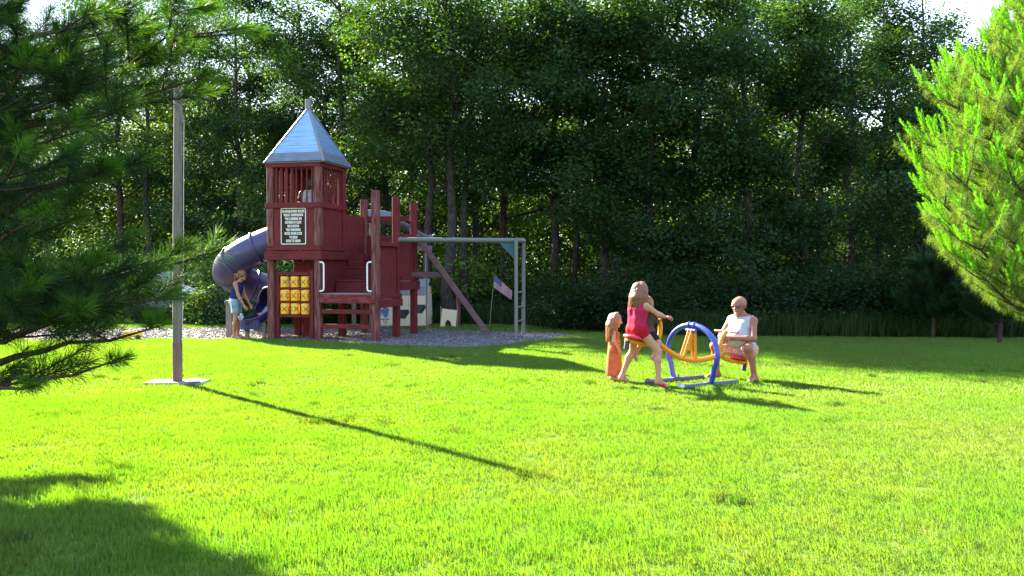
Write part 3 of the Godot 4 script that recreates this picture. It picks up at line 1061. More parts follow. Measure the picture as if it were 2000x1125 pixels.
func near_pines() -> void:
	var long_n := needle_shoot(80, 0.2, 0.14, 1.2, 0.5, 0.0031, 0.2, 301)
	var tuft := needle_shoot(75, 0.15, 0.12, 0.75, 0.2, 0.003, 0.0, 302)
	pine("big dark pine at the left edge with long needles", Vector3(-5.25, 0, -7.5), {
		"height": 5.9, "sparse_below": 1.32, "skew": Vector2(-0.75, 0.66), "aimed": [at_px(450, 62, 6.2), at_px(385, 20, 6.6), at_px(405, 150, 6.0), at_px(262, 60, 6.4), at_px(225, 150, 6.1), at_px(300, 120, 6.5), at_px(345, 495, 5.6), 
			at_px(322, 585, 5.3), at_px(300, 640, 5.1), at_px(222, 705, 4.9), at_px(150, 610, 5.0), at_px(60, 755, 4.9), at_px(190, 520, 5.2), at_px(205, 330, 5.6), at_px(140, 240, 5.4), at_px(90, 420, 5.0), at_px(60, 560, 4.8), at_px(180, 30, 5.8), at_px(60, 120, 5.2), at_px(250, 560, 5.6), at_px(40, 300, 4.8)], "trunk": 0.13, "low": 1.0, "whorl": 6, "gap": 0.36, "rise": 0.12, "lift": 0.35, "bare": 0.22, "side": 0.8,
		"reach": prof([[0.0, 2.3], [0.2, 2.4], [0.6, 2.1], [1.0, 0.4]]), "old": Color(0.02, 0.05, 0.018), "fresh": Color(0.058, 0.125, 0.022), "shoot_old": long_n, "shoot_new": tuft})
	var short_n := needle_shoot(90, 0.17, 0.1, 1.3, 0.8, 0.0024, 0.5, 303)
	var brush := needle_shoot(170, 0.24, 0.05, 0.85, 0.3, 0.0032, 0.0, 304)
	pine("bright sunlit pine at the right edge with upright new shoots", Vector3(6.7, 0, -10.2), {
		"height": 5.5, "aimed": [at_px(1785, 318, 9.8), at_px(1800, 378, 9.5), at_px(1835, 195, 9.9), at_px(1890, 125, 10.0), at_px(1925, 85, 10.2), at_px(1838, 425, 9.4), at_px(1858, 490, 9.3), at_px(1905, 530, 9.2), at_px(1975, 555, 9.2), at_px(1930, 150, 9.4), at_px(1822, 265, 9.5), at_px(1850, 330, 9.1), at_px(1900, 240, 9.2),
			at_px(1925, 420, 8.9), at_px(1965, 330, 8.8), at_px(1880, 470, 9.0), at_px(1972, 60, 10.0), at_px(1990, 200, 9.0)], "trunk": 0.12, "low": 1.55, "whorl": 8, "gap": 0.36, "rise": 0.4, "lift": 0.6, "bare": 0.0, "side": 1.0, "candle": 0.7,
		"reach": prof([[0.0, 1.8], [0.1, 2.1], [0.3, 1.9], [0.55, 1.35], [0.8, 0.8], [1.0, 0.2]]), "old": Color(0.15, 0.22, 0.055), "fresh": Color(0.17, 0.42, 0.04), "shoot_old": short_n, "shoot_new": brush})
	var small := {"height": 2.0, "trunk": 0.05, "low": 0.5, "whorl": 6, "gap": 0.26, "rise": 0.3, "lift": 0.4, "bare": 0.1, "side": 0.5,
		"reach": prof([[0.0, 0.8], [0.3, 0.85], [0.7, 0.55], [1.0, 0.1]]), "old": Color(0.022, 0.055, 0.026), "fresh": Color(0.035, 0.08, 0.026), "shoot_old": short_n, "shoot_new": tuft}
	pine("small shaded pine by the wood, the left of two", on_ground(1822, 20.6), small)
	small.height = 2.2
	small.reach = prof([[0.0, 0.95], [0.3, 1.0], [0.7, 0.6], [1.0, 0.1]])
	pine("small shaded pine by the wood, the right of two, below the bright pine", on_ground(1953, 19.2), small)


# ---------------------------------------------------------------- playhouse
var HOUSE := Transform3D(Basis(Vector3.UP, deg_to_rad(-14.0)), Vector3(-4.4, 0, -19.96))   # x along the front, -z into the depth, origin at the near tower corner


func bx(called: String, parent: Node, m: String, x0: float, x1: float, y0: float, y1: float, v0: float, v1: float, bev := 0.008) -> MeshInstance3D:
	var g := Geo.new()
	var e := Vector3(rr(-0.004, 0.004), 0, rr(-0.004, 0.004))
	g.box(Vector3(x0 + x1, y0 + y1, -v0 - v1) * 0.5 + e, Vector3(x1 - x0, y1 - y0, v1 - v0), bev)
	return obj(called, g, M[m], parent)


func playhouse() -> void:
	var t := thing("playhouse", "red wooden playhouse tower with pointed metal roof and climbing deck", "playhouse", HOUSE.origin, deg_to_rad(-14.0))
	# tower posts and beams
	for p in [[-1.35, 0.0, "red_worn"], [-0.16, 0.0, "red_worn"], [-1.34, 1.25, "red_upright"], [-0.15, 1.25, "red_upright"]]:
		bx("post", t, p[2], p[0], p[0] + 0.16, -0.1, 4.14, p[1], p[1] + 0.15, 0.014)
	for y in [[1.86, 2.06, 0.045], [2.075, 2.19, 0.02], [3.06, 3.18, 0.03], [4.0, 4.12, 0.012]]:
		var o: float = y[2]
		bx("beam", t, "red_across", -1.35 - o, o, y[0], y[1], -o - 0.002, -0.003)
		bx("beam", t, "red_deep", 0.003, o + 0.004, y[0], y[1] - 0.003, -0.001, 1.4 + o)
		bx("beam", t, "red_deep", -1.354 - o, -1.353, y[0], y[1] - 0.003, -0.001, 1.4 + o)
		bx("beam", t, "red_across", -1.35, 0.0, y[0], y[1], 1.403, 1.405 + o)
	bx("front_panel", t, "red_upright", -1.24, -0.16, 2.19, 3.06, 0.03, 0.05)
	bx("side_panel", t, "red_upright", -0.06, -0.04, 2.06, 3.06, 0.15, 1.25)
	bx("back_panel", t, "red_upright", -1.22, -0.15, 2.06, 3.06, 1.3, 1.32)
	bx("side_panel", t, "red_upright", -1.36, -1.34, 2.06, 3.06, 0.15, 0.32)
	bx("side_panel", t, "red_upright", -1.36, -1.34, 2.06, 3.06, 1.12, 1.25)
	for k in 8:
		bx("floor_board", t, "red_across", -1.24, -0.15, 2.0, 2.05, 0.02 + k * 0.17, 0.18 + k * 0.17)
	for k in 8:
		var x := -1.165 + k * 0.133
		bx("slat", t, "red_upright", x, x + (0.065 if k < 4 else 0.036), 3.18, 4.0, 0.05, 0.075, 0.005)
		if k < 5:
			bx("slat", t, "red_upright", x + 0.03, x + 0.12, 3.18, 4.0, 1.31, 1.335, 0.005)
		bx("slat", t, "red_upright", -0.075, -0.05, 3.18, 4.0, 0.185 + k * 0.133, 0.265 + k * 0.133, 0.005)
		bx("slat", t, "red_upright", -1.35, -1.325, 3.18, 4.0, 0.185 + k * 0.133, 0.265 + k * 0.133, 0.005)
	# roof: four faces, each of lapped metal sheets, and capped hips
	var top := Vector3(-0.63, 5.5, -0.7)
	var e := 0.75
	var crn := [top + Vector3(-e, -1.38, e), top + Vector3(e, -1.38, e), top + Vector3(e, -1.38, -e), top + Vector3(-e, -1.38, -e)]
	var fasc := Geo.new()
	for i in 4:
		var a: Vector3 = crn[i]
		var b: Vector3 = crn[(i + 1) % 4]
		var nn := (b - a).cross(top - a).normalized()
		for s in [[0.0, 0.155, 0.016, "roof_metal_dull"], [0.15, 0.325, 0.008, "roof_metal"], [0.32, 1.0, 0.0, "roof_metal"]]:
			var f0: float = s[0]
			var f1: float = s[1]
			var g := Geo.new()
			var d: Vector3 = nn * s[2]
			var q0 := a.lerp(top, f0) + d
			var q1 := b.lerp(top, f0) + d
			var q2 := b.lerp(top, f1) + d
			var q3 := a.lerp(top, f1) + d
			if f1 < 1.0:
				g.quad(q0, q1, q2, q3, nn)
			else:
				g.tri(q0, q1, top + d, nn)
			var lip := nn * -0.014
			g.quad(q0, q1, q1 + lip, q0 + lip, (a - top + b - top).normalized())
			g.quad(q0 + lip, q1 + lip, q2 + lip, q3 + lip, -nn)
			# a few pressed ribs across the sheet
			if f0 > 0.0:
				for k in 3:
					var fr := lerpf(f0, minf(f1, 0.6), (k + 0.6) / 3.4)
					var r0 := a.lerp(top, fr).lerp(b.lerp(top, fr), 0.03) + d
					var r1 := a.lerp(top, fr).lerp(b.lerp(top, fr), 0.97) + d
					g.tube(PackedVector3Array([r0, r1]), 0.006, 6)
			obj("roof_sheet", g, M[s[3]], t)
		var hp := Geo.new()
		hp.bar(a + (a - top) * 0.01, top, 0.07, 0.022, (a - top).cross(Vector3.UP).cross(a - top) * -1.0, 0.008)
		obj("hip_cap", hp, M.hip_metal, t)
	bx("eave_board", t, "hip_metal", -0.63 - e + 0.01, -0.63 + e - 0.01, 4.092, 4.118, 0.7 - e + 0.01, 0.7 + e - 0.01)
	var fin := Geo.new()
	fin.box(top + Vector3(0, 0.06, 0), Vector3(0.12, 0.24, 0.12), 0.01)
	obj("finial", fin, M.hip_metal, t)
	# tic-tac-toe panel in the tower foot
	for x in [[-1.18, -1.09], [-0.31, -0.21]]:
		bx("stile", t, "red_upright", x[0], x[1], 0.05, 1.62, 0.08, 0.16)
	for y in [[1.5, 1.575], [1.165, 1.215], [0.85, 0.9], [0.52, 0.585]]:
		bx("rail", t, "red_across", -1.09, -0.31, y[0], y[1], 0.07, 0.17)
	bx("back_board", t, "red_upright", -0.98, -0.16, 1.52, 1.84, 0.62, 0.66)
	bx("brace_post", t, "red_upright", -0.92, -0.7, -0.05, 0.52, 0.9, 1.05)
	var im := Image.create(768, 768, false, Image.FORMAT_RGBA8)
	im.fill(lin(0.66, 0.33, 0.012))
	var ink := lin(0.03, 0.016, 0.006)
	for k in 4:
		var cx := 96 + k * 192
		for x in range(-84, 85):
			for y in range(-80, 81):
				var l := Vector2(x, y * 1.05).length()
				if k % 2 == 0 and absi(x) < 70 and absi(y) < 66 and minf(absf(x - y * 1.05), absf(x + y * 1.05)) < 15.0 or k % 2 == 1 and l < 72.0 and l > 52.0:
					im.set_pixel(cx + x, 384 + y, ink)
	var drum := mat("drum_yellow", Color.WHITE, 0.45)
	drum.albedo_texture = ImageTexture.create_from_image(im)
	var turns := [[0.0, -0.45, -0.6], [-0.85, -0.45, -0.6], [-0.2, 0.25, 0.02]]
	for r in 3:
		for k in 3:
			var g := Geo.new()
			var pr := []
			for q in [[0.0, -0.128], [0.09, -0.128], [0.103, -0.115], [0.105, 0.0], [0.103, 0.115], [0.09, 0.128], [0.0, 0.128]]:
				pr.append(Vector2(q[0], q[1]))
			g.lathe(pr, Transform3D(Basis(Vector3.UP, -0.3 + turns[r][k]), Vector3(0, 0, 0)), 28)
			var o := obj("drum", g, drum, t)
			o.position = Vector3(-0.955 + k * 0.262, [1.345, 1.03, 0.72][r], -0.12)
	# entry ladder and low deck
	bx("post", t, "red_worn", 1.25, 1.42, -0.1, 3.42, 0.0, 0.15, 0.014)
	bx("post", t, "red_upright", 1.255, 1.41, -0.1, 3.36, 1.27, 1.42, 0.014)
	bx("post", t, "red_upright", 1.255, 1.41, -0.1, 3.32, 2.45, 2.6, 0.014)
	bx("post", t, "red_worn", -0.1, 0.06, -0.1, 3.42, 2.45, 2.6, 0.014)
	bx("front_board", t, "peeling_red", -0.02, 1.36, 0.86, 1.07, -0.045, -0.006)
	bx("rung", t, "red_across", 0.0, 1.25, 0.62, 0.72, 0.02, 0.11)
	bx("rung", t, "red_across", 0.0, 1.25, 0.28, 0.38, 0.02, 0.11)
	for k in 8:
		bx("deck_board", t, "grey_wood", 0.003, 1.3, 1.03, 1.085, 0.0 + k * 0.16, 0.15 + k * 0.16)
	bx("wall_panel", t, "red_upright", -0.05, -0.02, 1.09, 1.86, 0.15, 1.25)
	for k in 2:
		var y0 := 1.085 + k * 0.3
		bx("riser", t, "red_across", 0.01, 1.25, y0, y0 + 0.26, 0.78 + k * 0.5, 0.81 + k * 0.5)
		bx("step", t, "red_across", 0.005, 1.25, y0 + 0.26, y0 + 0.3, 0.76 + k * 0.5, 1.28 + k * 0.5)
	bx("step", t, "red_across", 0.01, 0.42, 1.68, 2.0, 1.45, 2.4)
	for k in 6:
		bx("deck_board", t, "grey_wood", 0.003, 1.26, 1.66, 1.684, 1.79 + k * 0.11, 1.89 + k * 0.11)
	# right side walls, of upright boards
	for k in 6:
		bx("wall_board", t, "red_upright", 1.325, 1.355, 1.0, 2.17, 0.152 + k * 0.186, 0.333 + k * 0.186, 0.005)
	bx("cap_rail", t, "red_deep", 1.29, 1.45, 2.17, 2.27, 0.155, 1.265)
	bx("side_beam", t, "red_deep", 1.36, 1.445, 0.955, 1.06, 0.1, 1.44)
	bx("side_beam", t, "red_deep", 1.36, 1.46, 0.76, 0.945, 0.06, 1.44)
	for k in 6:
		bx("wall_board", t, "red_upright", 1.325, 1.355, 1.4, 2.42, 1.425 + k * 0.171, 1.59 + k * 0.171, 0.005)
	bx("cap_rail", t, "red_deep", 1.29, 1.46, 2.4, 2.5, 1.43, 2.64)
	bx("side_beam", t, "red_deep", 1.36, 1.445, 1.36, 1.48, 1.44, 2.66)
	bx("side_beam", t, "red_deep", 1.36, 1.46, 1.13, 1.35, 1.445, 2.66)
	# back and left walls of the high deck
	for k in 6:
		bx("wall_board", t, "red_upright", -0.03, 0.0, 1.4, 2.98, 1.41 + k * 0.174, 1.575 + k * 0.174, 0.005)
	for k in 7:
		bx("wall_board", t, "red_upright", 0.065 + k * 0.17, 0.23 + k * 0.17, 1.4, 2.5, 2.54, 2.57, 0.005)
	bx("back_rail", t, "red_across", 0.0, 1.4, 2.86, 3.0, 2.6, 2.64)
	for x in [0.075, 1.195]:
		var g := Geo.new()
		var p := PackedVector3Array()
		for q in [[0.0, 1.80], [0.05, 1.80], [0.085, 1.785], [0.1, 1.74], [0.1, 1.45], [0.1, 1.2], [0.085, 1.155], [0.05, 1.14], [0.0, 1.14]]:
			var s := 1.0 if x < 0.5 else -1.0
			p.append(Vector3(x - s * 0.075 + s * q[0], q[1], 0.02))
		g.tube(p, 0.019, 8)
		obj("grab_handle", g, M.handle_white, t)
	sign_board()


func sign_board() -> void:
	var at := HOUSE * Vector3(-0.68, 2.635, -0.026)
	var t := thing("sign", "brown playground rules sign with cream border on the tower front", "sign", at, deg_to_rad(-14.0))
	var rounded := func(w: float, h: float, r: float) -> PackedVector2Array:
		var p := PackedVector2Array()
		for c in [[1, 1], [-1, 1], [-1, -1], [1, -1]]:
			for k in 5:
				var a: float = [0.0, PI / 2, PI, PI * 1.5][[[1, 1], [-1, 1], [-1, -1], [1, -1]].find(c)] + k * PI / 8
				p.append(Vector2(c[0] * (w / 2 - r) + cos(a) * r, c[1] * (h / 2 - r) + sin(a) * r))
		return p
	var g := Geo.new()
	g.plate(rounded.call(0.655, 0.86, 0.035), 0.006, Transform3D(Basis.IDENTITY, Vector3(0, 0, 0)))
	obj("backing", g, M.black, t)
	g = Geo.new()
	g.plate(rounded.call(0.635, 0.84, 0.03), 0.003, Transform3D(Basis.IDENTITY, Vector3(0, 0, 0.005)))
	obj("border", g, M.sign_cream, t)
	g = Geo.new()
	g.plate(rounded.call(0.6, 0.805, 0.022), 0.003, Transform3D(Basis.IDENTITY, Vector3(0, 0, 0.0085)))
	obj("face", g, M.sign_brown, t)
	var font := SystemFont.new()
	font.font_names = PackedStringArray(["Droid Sans"])
	font.font_weight = 700
	var lines := [["PLAYGROUND RULES", 0.56], ["*ADULT SUPERVISION", 0.5], ["*NO CLIMBING ON", 0.42], ["OUTSIDE OF SLIDE", 0.41], ["OR PLAYGYM", 0.29], ["*NO THROWING", 0.37], ["ROCKS DOWN SLIDE", 0.44], ["*CLOSED", 0.21], ["DUSK TO DAWN", 0.36]]
	for i in 9:
		var m := TextMesh.new()
		m.font = font
		m.text = lines[i][0]
		m.font_size = 64
		m.pixel_size = 0.001
		m.depth = 0.002
		m.curve_step = 4.0
		var o := obj("lettering", m, M.sign_cream, t)
		var box := m.get_aabb()
		o.scale = Vector3(lines[i][1] / box.size.x, 0.061 / 0.047, 1)
		o.position = Vector3(0, 0.345 - i * 0.0855 - box.get_center().y * o.scale.y, 0.0112)


func smooth_path(p: Array, per := 6) -> PackedVector3Array:
	var c := Curve3D.new()
	for i in p.size():
		var tn: Vector3 = (p[mini(i + 1, p.size() - 1)] - p[maxi(i - 1, 0)]) / 6.0
		c.add_point(p[i], -tn, tn)
	var out := PackedVector3Array()
	for i in p.size() - 1:
		for k in per:
			out.append(c.sample(i, float(k) / per))
	out.append(p[p.size() - 1])
	return out


func slide() -> void:
	var o := Vector3(-6.0, 0, -21.0)
	var t := thing("tube_slide", "purple plastic tube slide curling down from the tower", "slide", o)
	var path := smooth_path([Vector3(-5.4, 2.42, -20.95) - o, Vector3(-6.0, 2.18, -20.86) - o, Vector3(-6.5, 1.94, -20.9) - o, Vector3(-6.88, 1.68, -21.2) - o, Vector3(-6.92, 1.45, -21.65) - o, Vector3(-6.55, 1.22, -22.05) - o,
		Vector3(-6.0, 1.08, -22.1) - o, Vector3(-5.6, 0.98, -21.75) - o, Vector3(-5.6, 0.9, -21.28) - o, Vector3(-5.8, 0.82, -20.9) - o])
	var cuts := [0, 7, 14, 21, 30, 41, 54]
	for i in 6:
		var part := path.slice(cuts[i], cuts[i + 1] + 1)
		var g := Geo.new()
		g.tube(part, 0.385, 26, false)
		g.tube(part, 0.375, 26, false, 0.0, TAU, true)
		obj("tube_section", g, M.purple_plastic, t)
		if i < 5:
			var c: Vector3 = path[cuts[i + 1]]
			var d := (path[cuts[i + 1] + 1] - path[cuts[i + 1] - 1]).normalized()
			var fl := Geo.new()
			fl.lathe([Vector2(0.38, -0.03), Vector2(0.415, -0.026), Vector2(0.418, 0.0), Vector2(0.415, 0.026), Vector2(0.38, 0.03)], Transform3D(basis_y(d, 0), c), 28)
			obj("flange", fl, M.purple_plastic, t)
	var mouth: Vector3 = path[path.size() - 1]
	var md := (mouth - path[path.size() - 2]).normalized()
	var rim := Geo.new()
	rim.lathe([Vector2(0.37, -0.02), Vector2(0.41, -0.02), Vector2(0.42, 0.0), Vector2(0.41, 0.02), Vector2(0.37, 0.02)], Transform3D(basis_y(md, 0), mouth), 28)
	obj("mouth_rim", rim, M.purple_plastic, t)
	# open run-out trough
	var out := smooth_path([mouth, Vector3(-5.92, 0.68, -20.68) - o, Vector3(-6.06, 0.55, -20.5) - o, Vector3(-6.2, 0.48, -20.36) - o, Vector3(-6.28, 0.46, -20.31) - o], 5)
	var tr := Geo.new()
	var rads := []
	for i in out.size():
		rads.append(lerpf(0.38, 0.23, smoothstep(0.0, 8.0, i)))
	tr.tube(out, rads, 18, false, PI * 1.02, TAU * 0.99, true, Vector3.UP)
	var rads2 := []
	for q in rads:
		rads2.append(q + 0.02)
	tr.tube(out, rads2, 18, false, PI * 1.02, TAU * 0.99, false, Vector3.UP)
	obj("trough", tr, M.purple_plastic, t)
	for s in [-1.0, 1.0]:
		var lp := PackedVector3Array()
		for i in out.size():
			var tn := (out[mini(i + 1, out.size() - 1)] - out[maxi(i - 1, 0)]).normalized()
			lp.append(out[i] + tn.cross(Vector3.UP).normalized() * s * (rads[i] + 0.01))
		var g := Geo.new()
		g.tube(lp, 0.022, 8)
		obj("trough_lip", g, M.purple_plastic, t)
	# ribbed end box with two slots
	var e := out[out.size() - 1]
	var ed := (e - out[out.size() - 3]).normalized()
	ed.y = 0
	ed = ed.normalized()
	var front := Vector3(ed.z, 0, -ed.x)
	front = front if front.z > 0 else -front
	var eb := Geo.new()
	eb.box(e + front * 0.16 + Vector3(0, -0.12, 0) - ed * 0.12, Vector3(0.1, 0.26, 0.44), 0.03, Basis(front, Vector3.UP, front.cross(Vector3.UP)))
	for k in 5:
		eb.box(e + front * 0.215 + Vector3(0, -0.1, 0) - ed * (0.0 + k * 0.065), Vector3(0.03, 0.2, 0.03), 0.012, Basis(front, Vector3.UP, front.cross(Vector3.UP)))
	obj("end_box", eb, M.purple_plastic, t)
	for k in 2:
		var sl := Geo.new()
		sl.ball(e + front * 0.225 + Vector3(0, -0.235, 0) + ed * (0.06 - k * 0.21), Vector3(0.05, 0.02, 0.014), 6, 10, Basis(ed, Vector3.UP, ed.cross(Vector3.UP)))
		obj("end_clip", sl, M.handle_white, t)
	for p in [[-6.22, -20.42, 0.06, 0.28], [-5.84, -20.5, 0.06, 0.38]]:
		var g := Geo.new()
		g.box(Vector3(p[0], p[3] * 0.5 - 0.05, p[1]) - o, Vector3(p[2] * 1.5, p[3] + 0.1, p[2] * 1.5), 0.012)
		obj("foot_post", g, M.grey_wood, t)
	var sp := Geo.new()
	sp.box(Vector3(-6.8, 0.3, -20.95) - o, Vector3(0.15, 1.06, 0.15), 0.012)
	obj("support_post", sp, M.grey_wood, t)
	var cap := Geo.new()
	cap.box(Vector3(-6.8, 0.85, -20.95) - o, Vector3(0.2, 0.075, 0.2), 0.01)
	obj("post_cap", cap, M.leg_metal, t)
	# second, grey chute behind the deck
	var c := thing("grey_chute", "grey plastic chute behind the red deck posts", "slide", Vector3(-3.2, 0, -23.0))
	var cp := smooth_path([Vector3(-0.7, 3.02, 0.1), Vector3(-0.25, 3.0, -0.02), Vector3(0.35, 2.86, -0.1), Vector3(0.82, 2.58, -0.12), Vector3(1.05, 2.5, -0.12)], 5)
	var cg := Geo.new()
	cg.tube(cp, 0.17, 16, false, PI * 0.95, TAU * 1.025, false, Vector3.UP)
	cg.tube(cp, 0.155, 16, false, PI * 0.95, TAU * 1.025, true, Vector3.UP)
	obj("trough", cg, M.grey_plastic, c)
	var hood := Geo.new()
	hood.tube(cp.slice(0, 8), 0.19, 16, false, 0.0, PI, false, Vector3.UP)
	obj("hood", hood, M.grey_plastic, c)
	var pp := Geo.new()
	pp.tube(PackedVector3Array([Vector3(0.93, -0.05, -0.12), Vector3(0.93, 2.4, -0.12)]), 0.022, 8)
	obj("support_post", pp, M.leg_metal, c)
	pp = Geo.new()
	pp.box(Vector3(-0.5, 1.4, 0.1), Vector3(0.1, 2.9, 0.1), 0.01)
	obj("support_post", pp, M.grey_wood, c)
	pp = Geo.new()
	pp.ball(Vector3(1.05, 2.45, -0.12), Vector3(0.08, 0.12, 0.165), 8, 14)
	obj("end_cap", pp, M.grey_plastic, c)


func swing_frame() -> void:
	var o := Vector3(-1.2, 0, -21.1)
	var t := thing("swing_set", "grey pipe beam with ladder legs at its right end and slanting red timber", "swing frame", o)
	var g := Geo.new()
	g.tube(PackedVector3Array([Vector3(-2.76, 2.345, -20.93) - o, Vector3(0.3, 2.335, -21.25) - o]), 0.064, 14)
	obj("beam", g, M.pipe_metal, t)
	for f in [0.02, 0.94]:
		g = Geo.new()
		var a := Vector3(-2.76, 2.345, -20.93).lerp(Vector3(0.3, 2.335, -21.25), f) - o
		g.lathe([Vector2(0.064, -0.04), Vector2(0.078, -0.035), Vector2(0.078, 0.035), Vector2(0.064, 0.04)], Transform3D(basis_y(Vector3(3.06, 0, -0.32), 0), a), 14)
		obj("collar", g, M.pipe_metal, t)
	for k in 2:
		g = Geo.new()
		g.tube(PackedVector3Array([Vector3(0.1 + k * 0.185, -0.1, -20.95 - k * 0.6) - o, Vector3(0.1 + k * 0.185, 2.38, -21.1 - k * 0.3) - o]), 0.047, 10)
		obj("leg", g, M.leg_metal, t)
	for y in [0.38, 0.72, 1.08]:
		g = Geo.new()
		g.tube(PackedVector3Array([Vector3(0.1, y, -20.98) - o, Vector3(0.285, y, -21.5) - o]), 0.022, 8)
		obj("rung", g, M.leg_metal, t)
	g = Geo.new()
	g.plate(PackedVector2Array([Vector2(0.07, 2.28), Vector2(-0.31, 2.28), Vector2(0.07, 1.86)]), 0.012, Transform3D(Basis(Vector3.UP, 0.1), Vector3(0, 0, -21.2) - o))
	obj("gusset", g, M.teal_plate, t)
	g = Geo.new()
	g.bar(Vector3(-2.42, 2.5, -21.95) - o, Vector3(-0.52, -0.08, -21.6) - o, 0.14, 0.14, Vector3.BACK, 0.012)
	obj("slanting_timber", g, M.faded_red, t)
	g = Geo.new()
	g.bar(Vector3(-2.6, 1.5, -21.9) - o, Vector3(-1.7, 1.5, -21.86) - o, 0.1, 0.14, Vector3.UP, 0.01)
	obj("tie_timber", g, M.faded_red, t)
	# two sling swings hung behind the deck
	var w := thing("swing_beam", "weathered beam with two posts behind the red deck, carrying the swings", "swing beam", Vector3(-2.9, 0, -23.4))
	g = Geo.new()
	g.bar(Vector3(-1.4, 2.2, 0), Vector3(0.75, 2.2, 0), 0.1, 0.14)
	obj("beam", g, M.grey_wood, w)
	for x in [-1.35, 0.28]:
		g = Geo.new()
		g.box(Vector3(x, 1.0, 0), Vector3(0.1, 2.26, 0.1), 0.01)
		obj("post", g, M.grey_wood, w)
	for s in [["dark green sling swing half hidden by the deck post", 786, 613, 0.5], ["dark green sling swing hanging before the cream tent", 819, 603, 0.62]]:
		var p := at_px(s[1], s[2] + 6, 23.4)
		var sw := thing("swing", s[0], "swing", p, 0.25, "sling swings behind the deck")
		g = Geo.new()
		var cp := PackedVector3Array()
		for k in 9:
			var a := PI + PI * k / 8.0
			cp.append(Vector3(cos(a) * 0.15, sin(a) * 0.15 + 0.14, 0))
		for k in 8:
			g.bar(cp[k], cp[k + 1], 0.02, 0.15, Vector3.BACK, 0.004)
		g.plate(PackedVector2Array([Vector2(-0.19, 0.19), Vector2(0.19, 0.19), Vector2(0.19, 0.09), Vector2(0.12, 0.04), Vector2(0.1, -0.05), Vector2(-0.1, -0.05), Vector2(-0.12, 0.04), Vector2(-0.19, 0.09)]), 0.02, Transform3D(Basis.IDENTITY, Vector3(0, 0, -0.08)))
		obj("seat", g, M.swing_green, sw)
		for x in [-0.16, 0.16]:
			g = Geo.new()
			g.tube(PackedVector3Array([Vector3(x, 0.16, 0), Vector3(x, 2.14 - p.y, 0)]), 0.007, 5)
			obj("chain", g, M.steel, sw)


# ---------------------------------------------------------------- see-saw
var SAW := Transform3D(Basis(Vector3.UP, deg_to_rad(33.2)), Vector3(2.57, 0, -12.4))
const TILT := -0.19


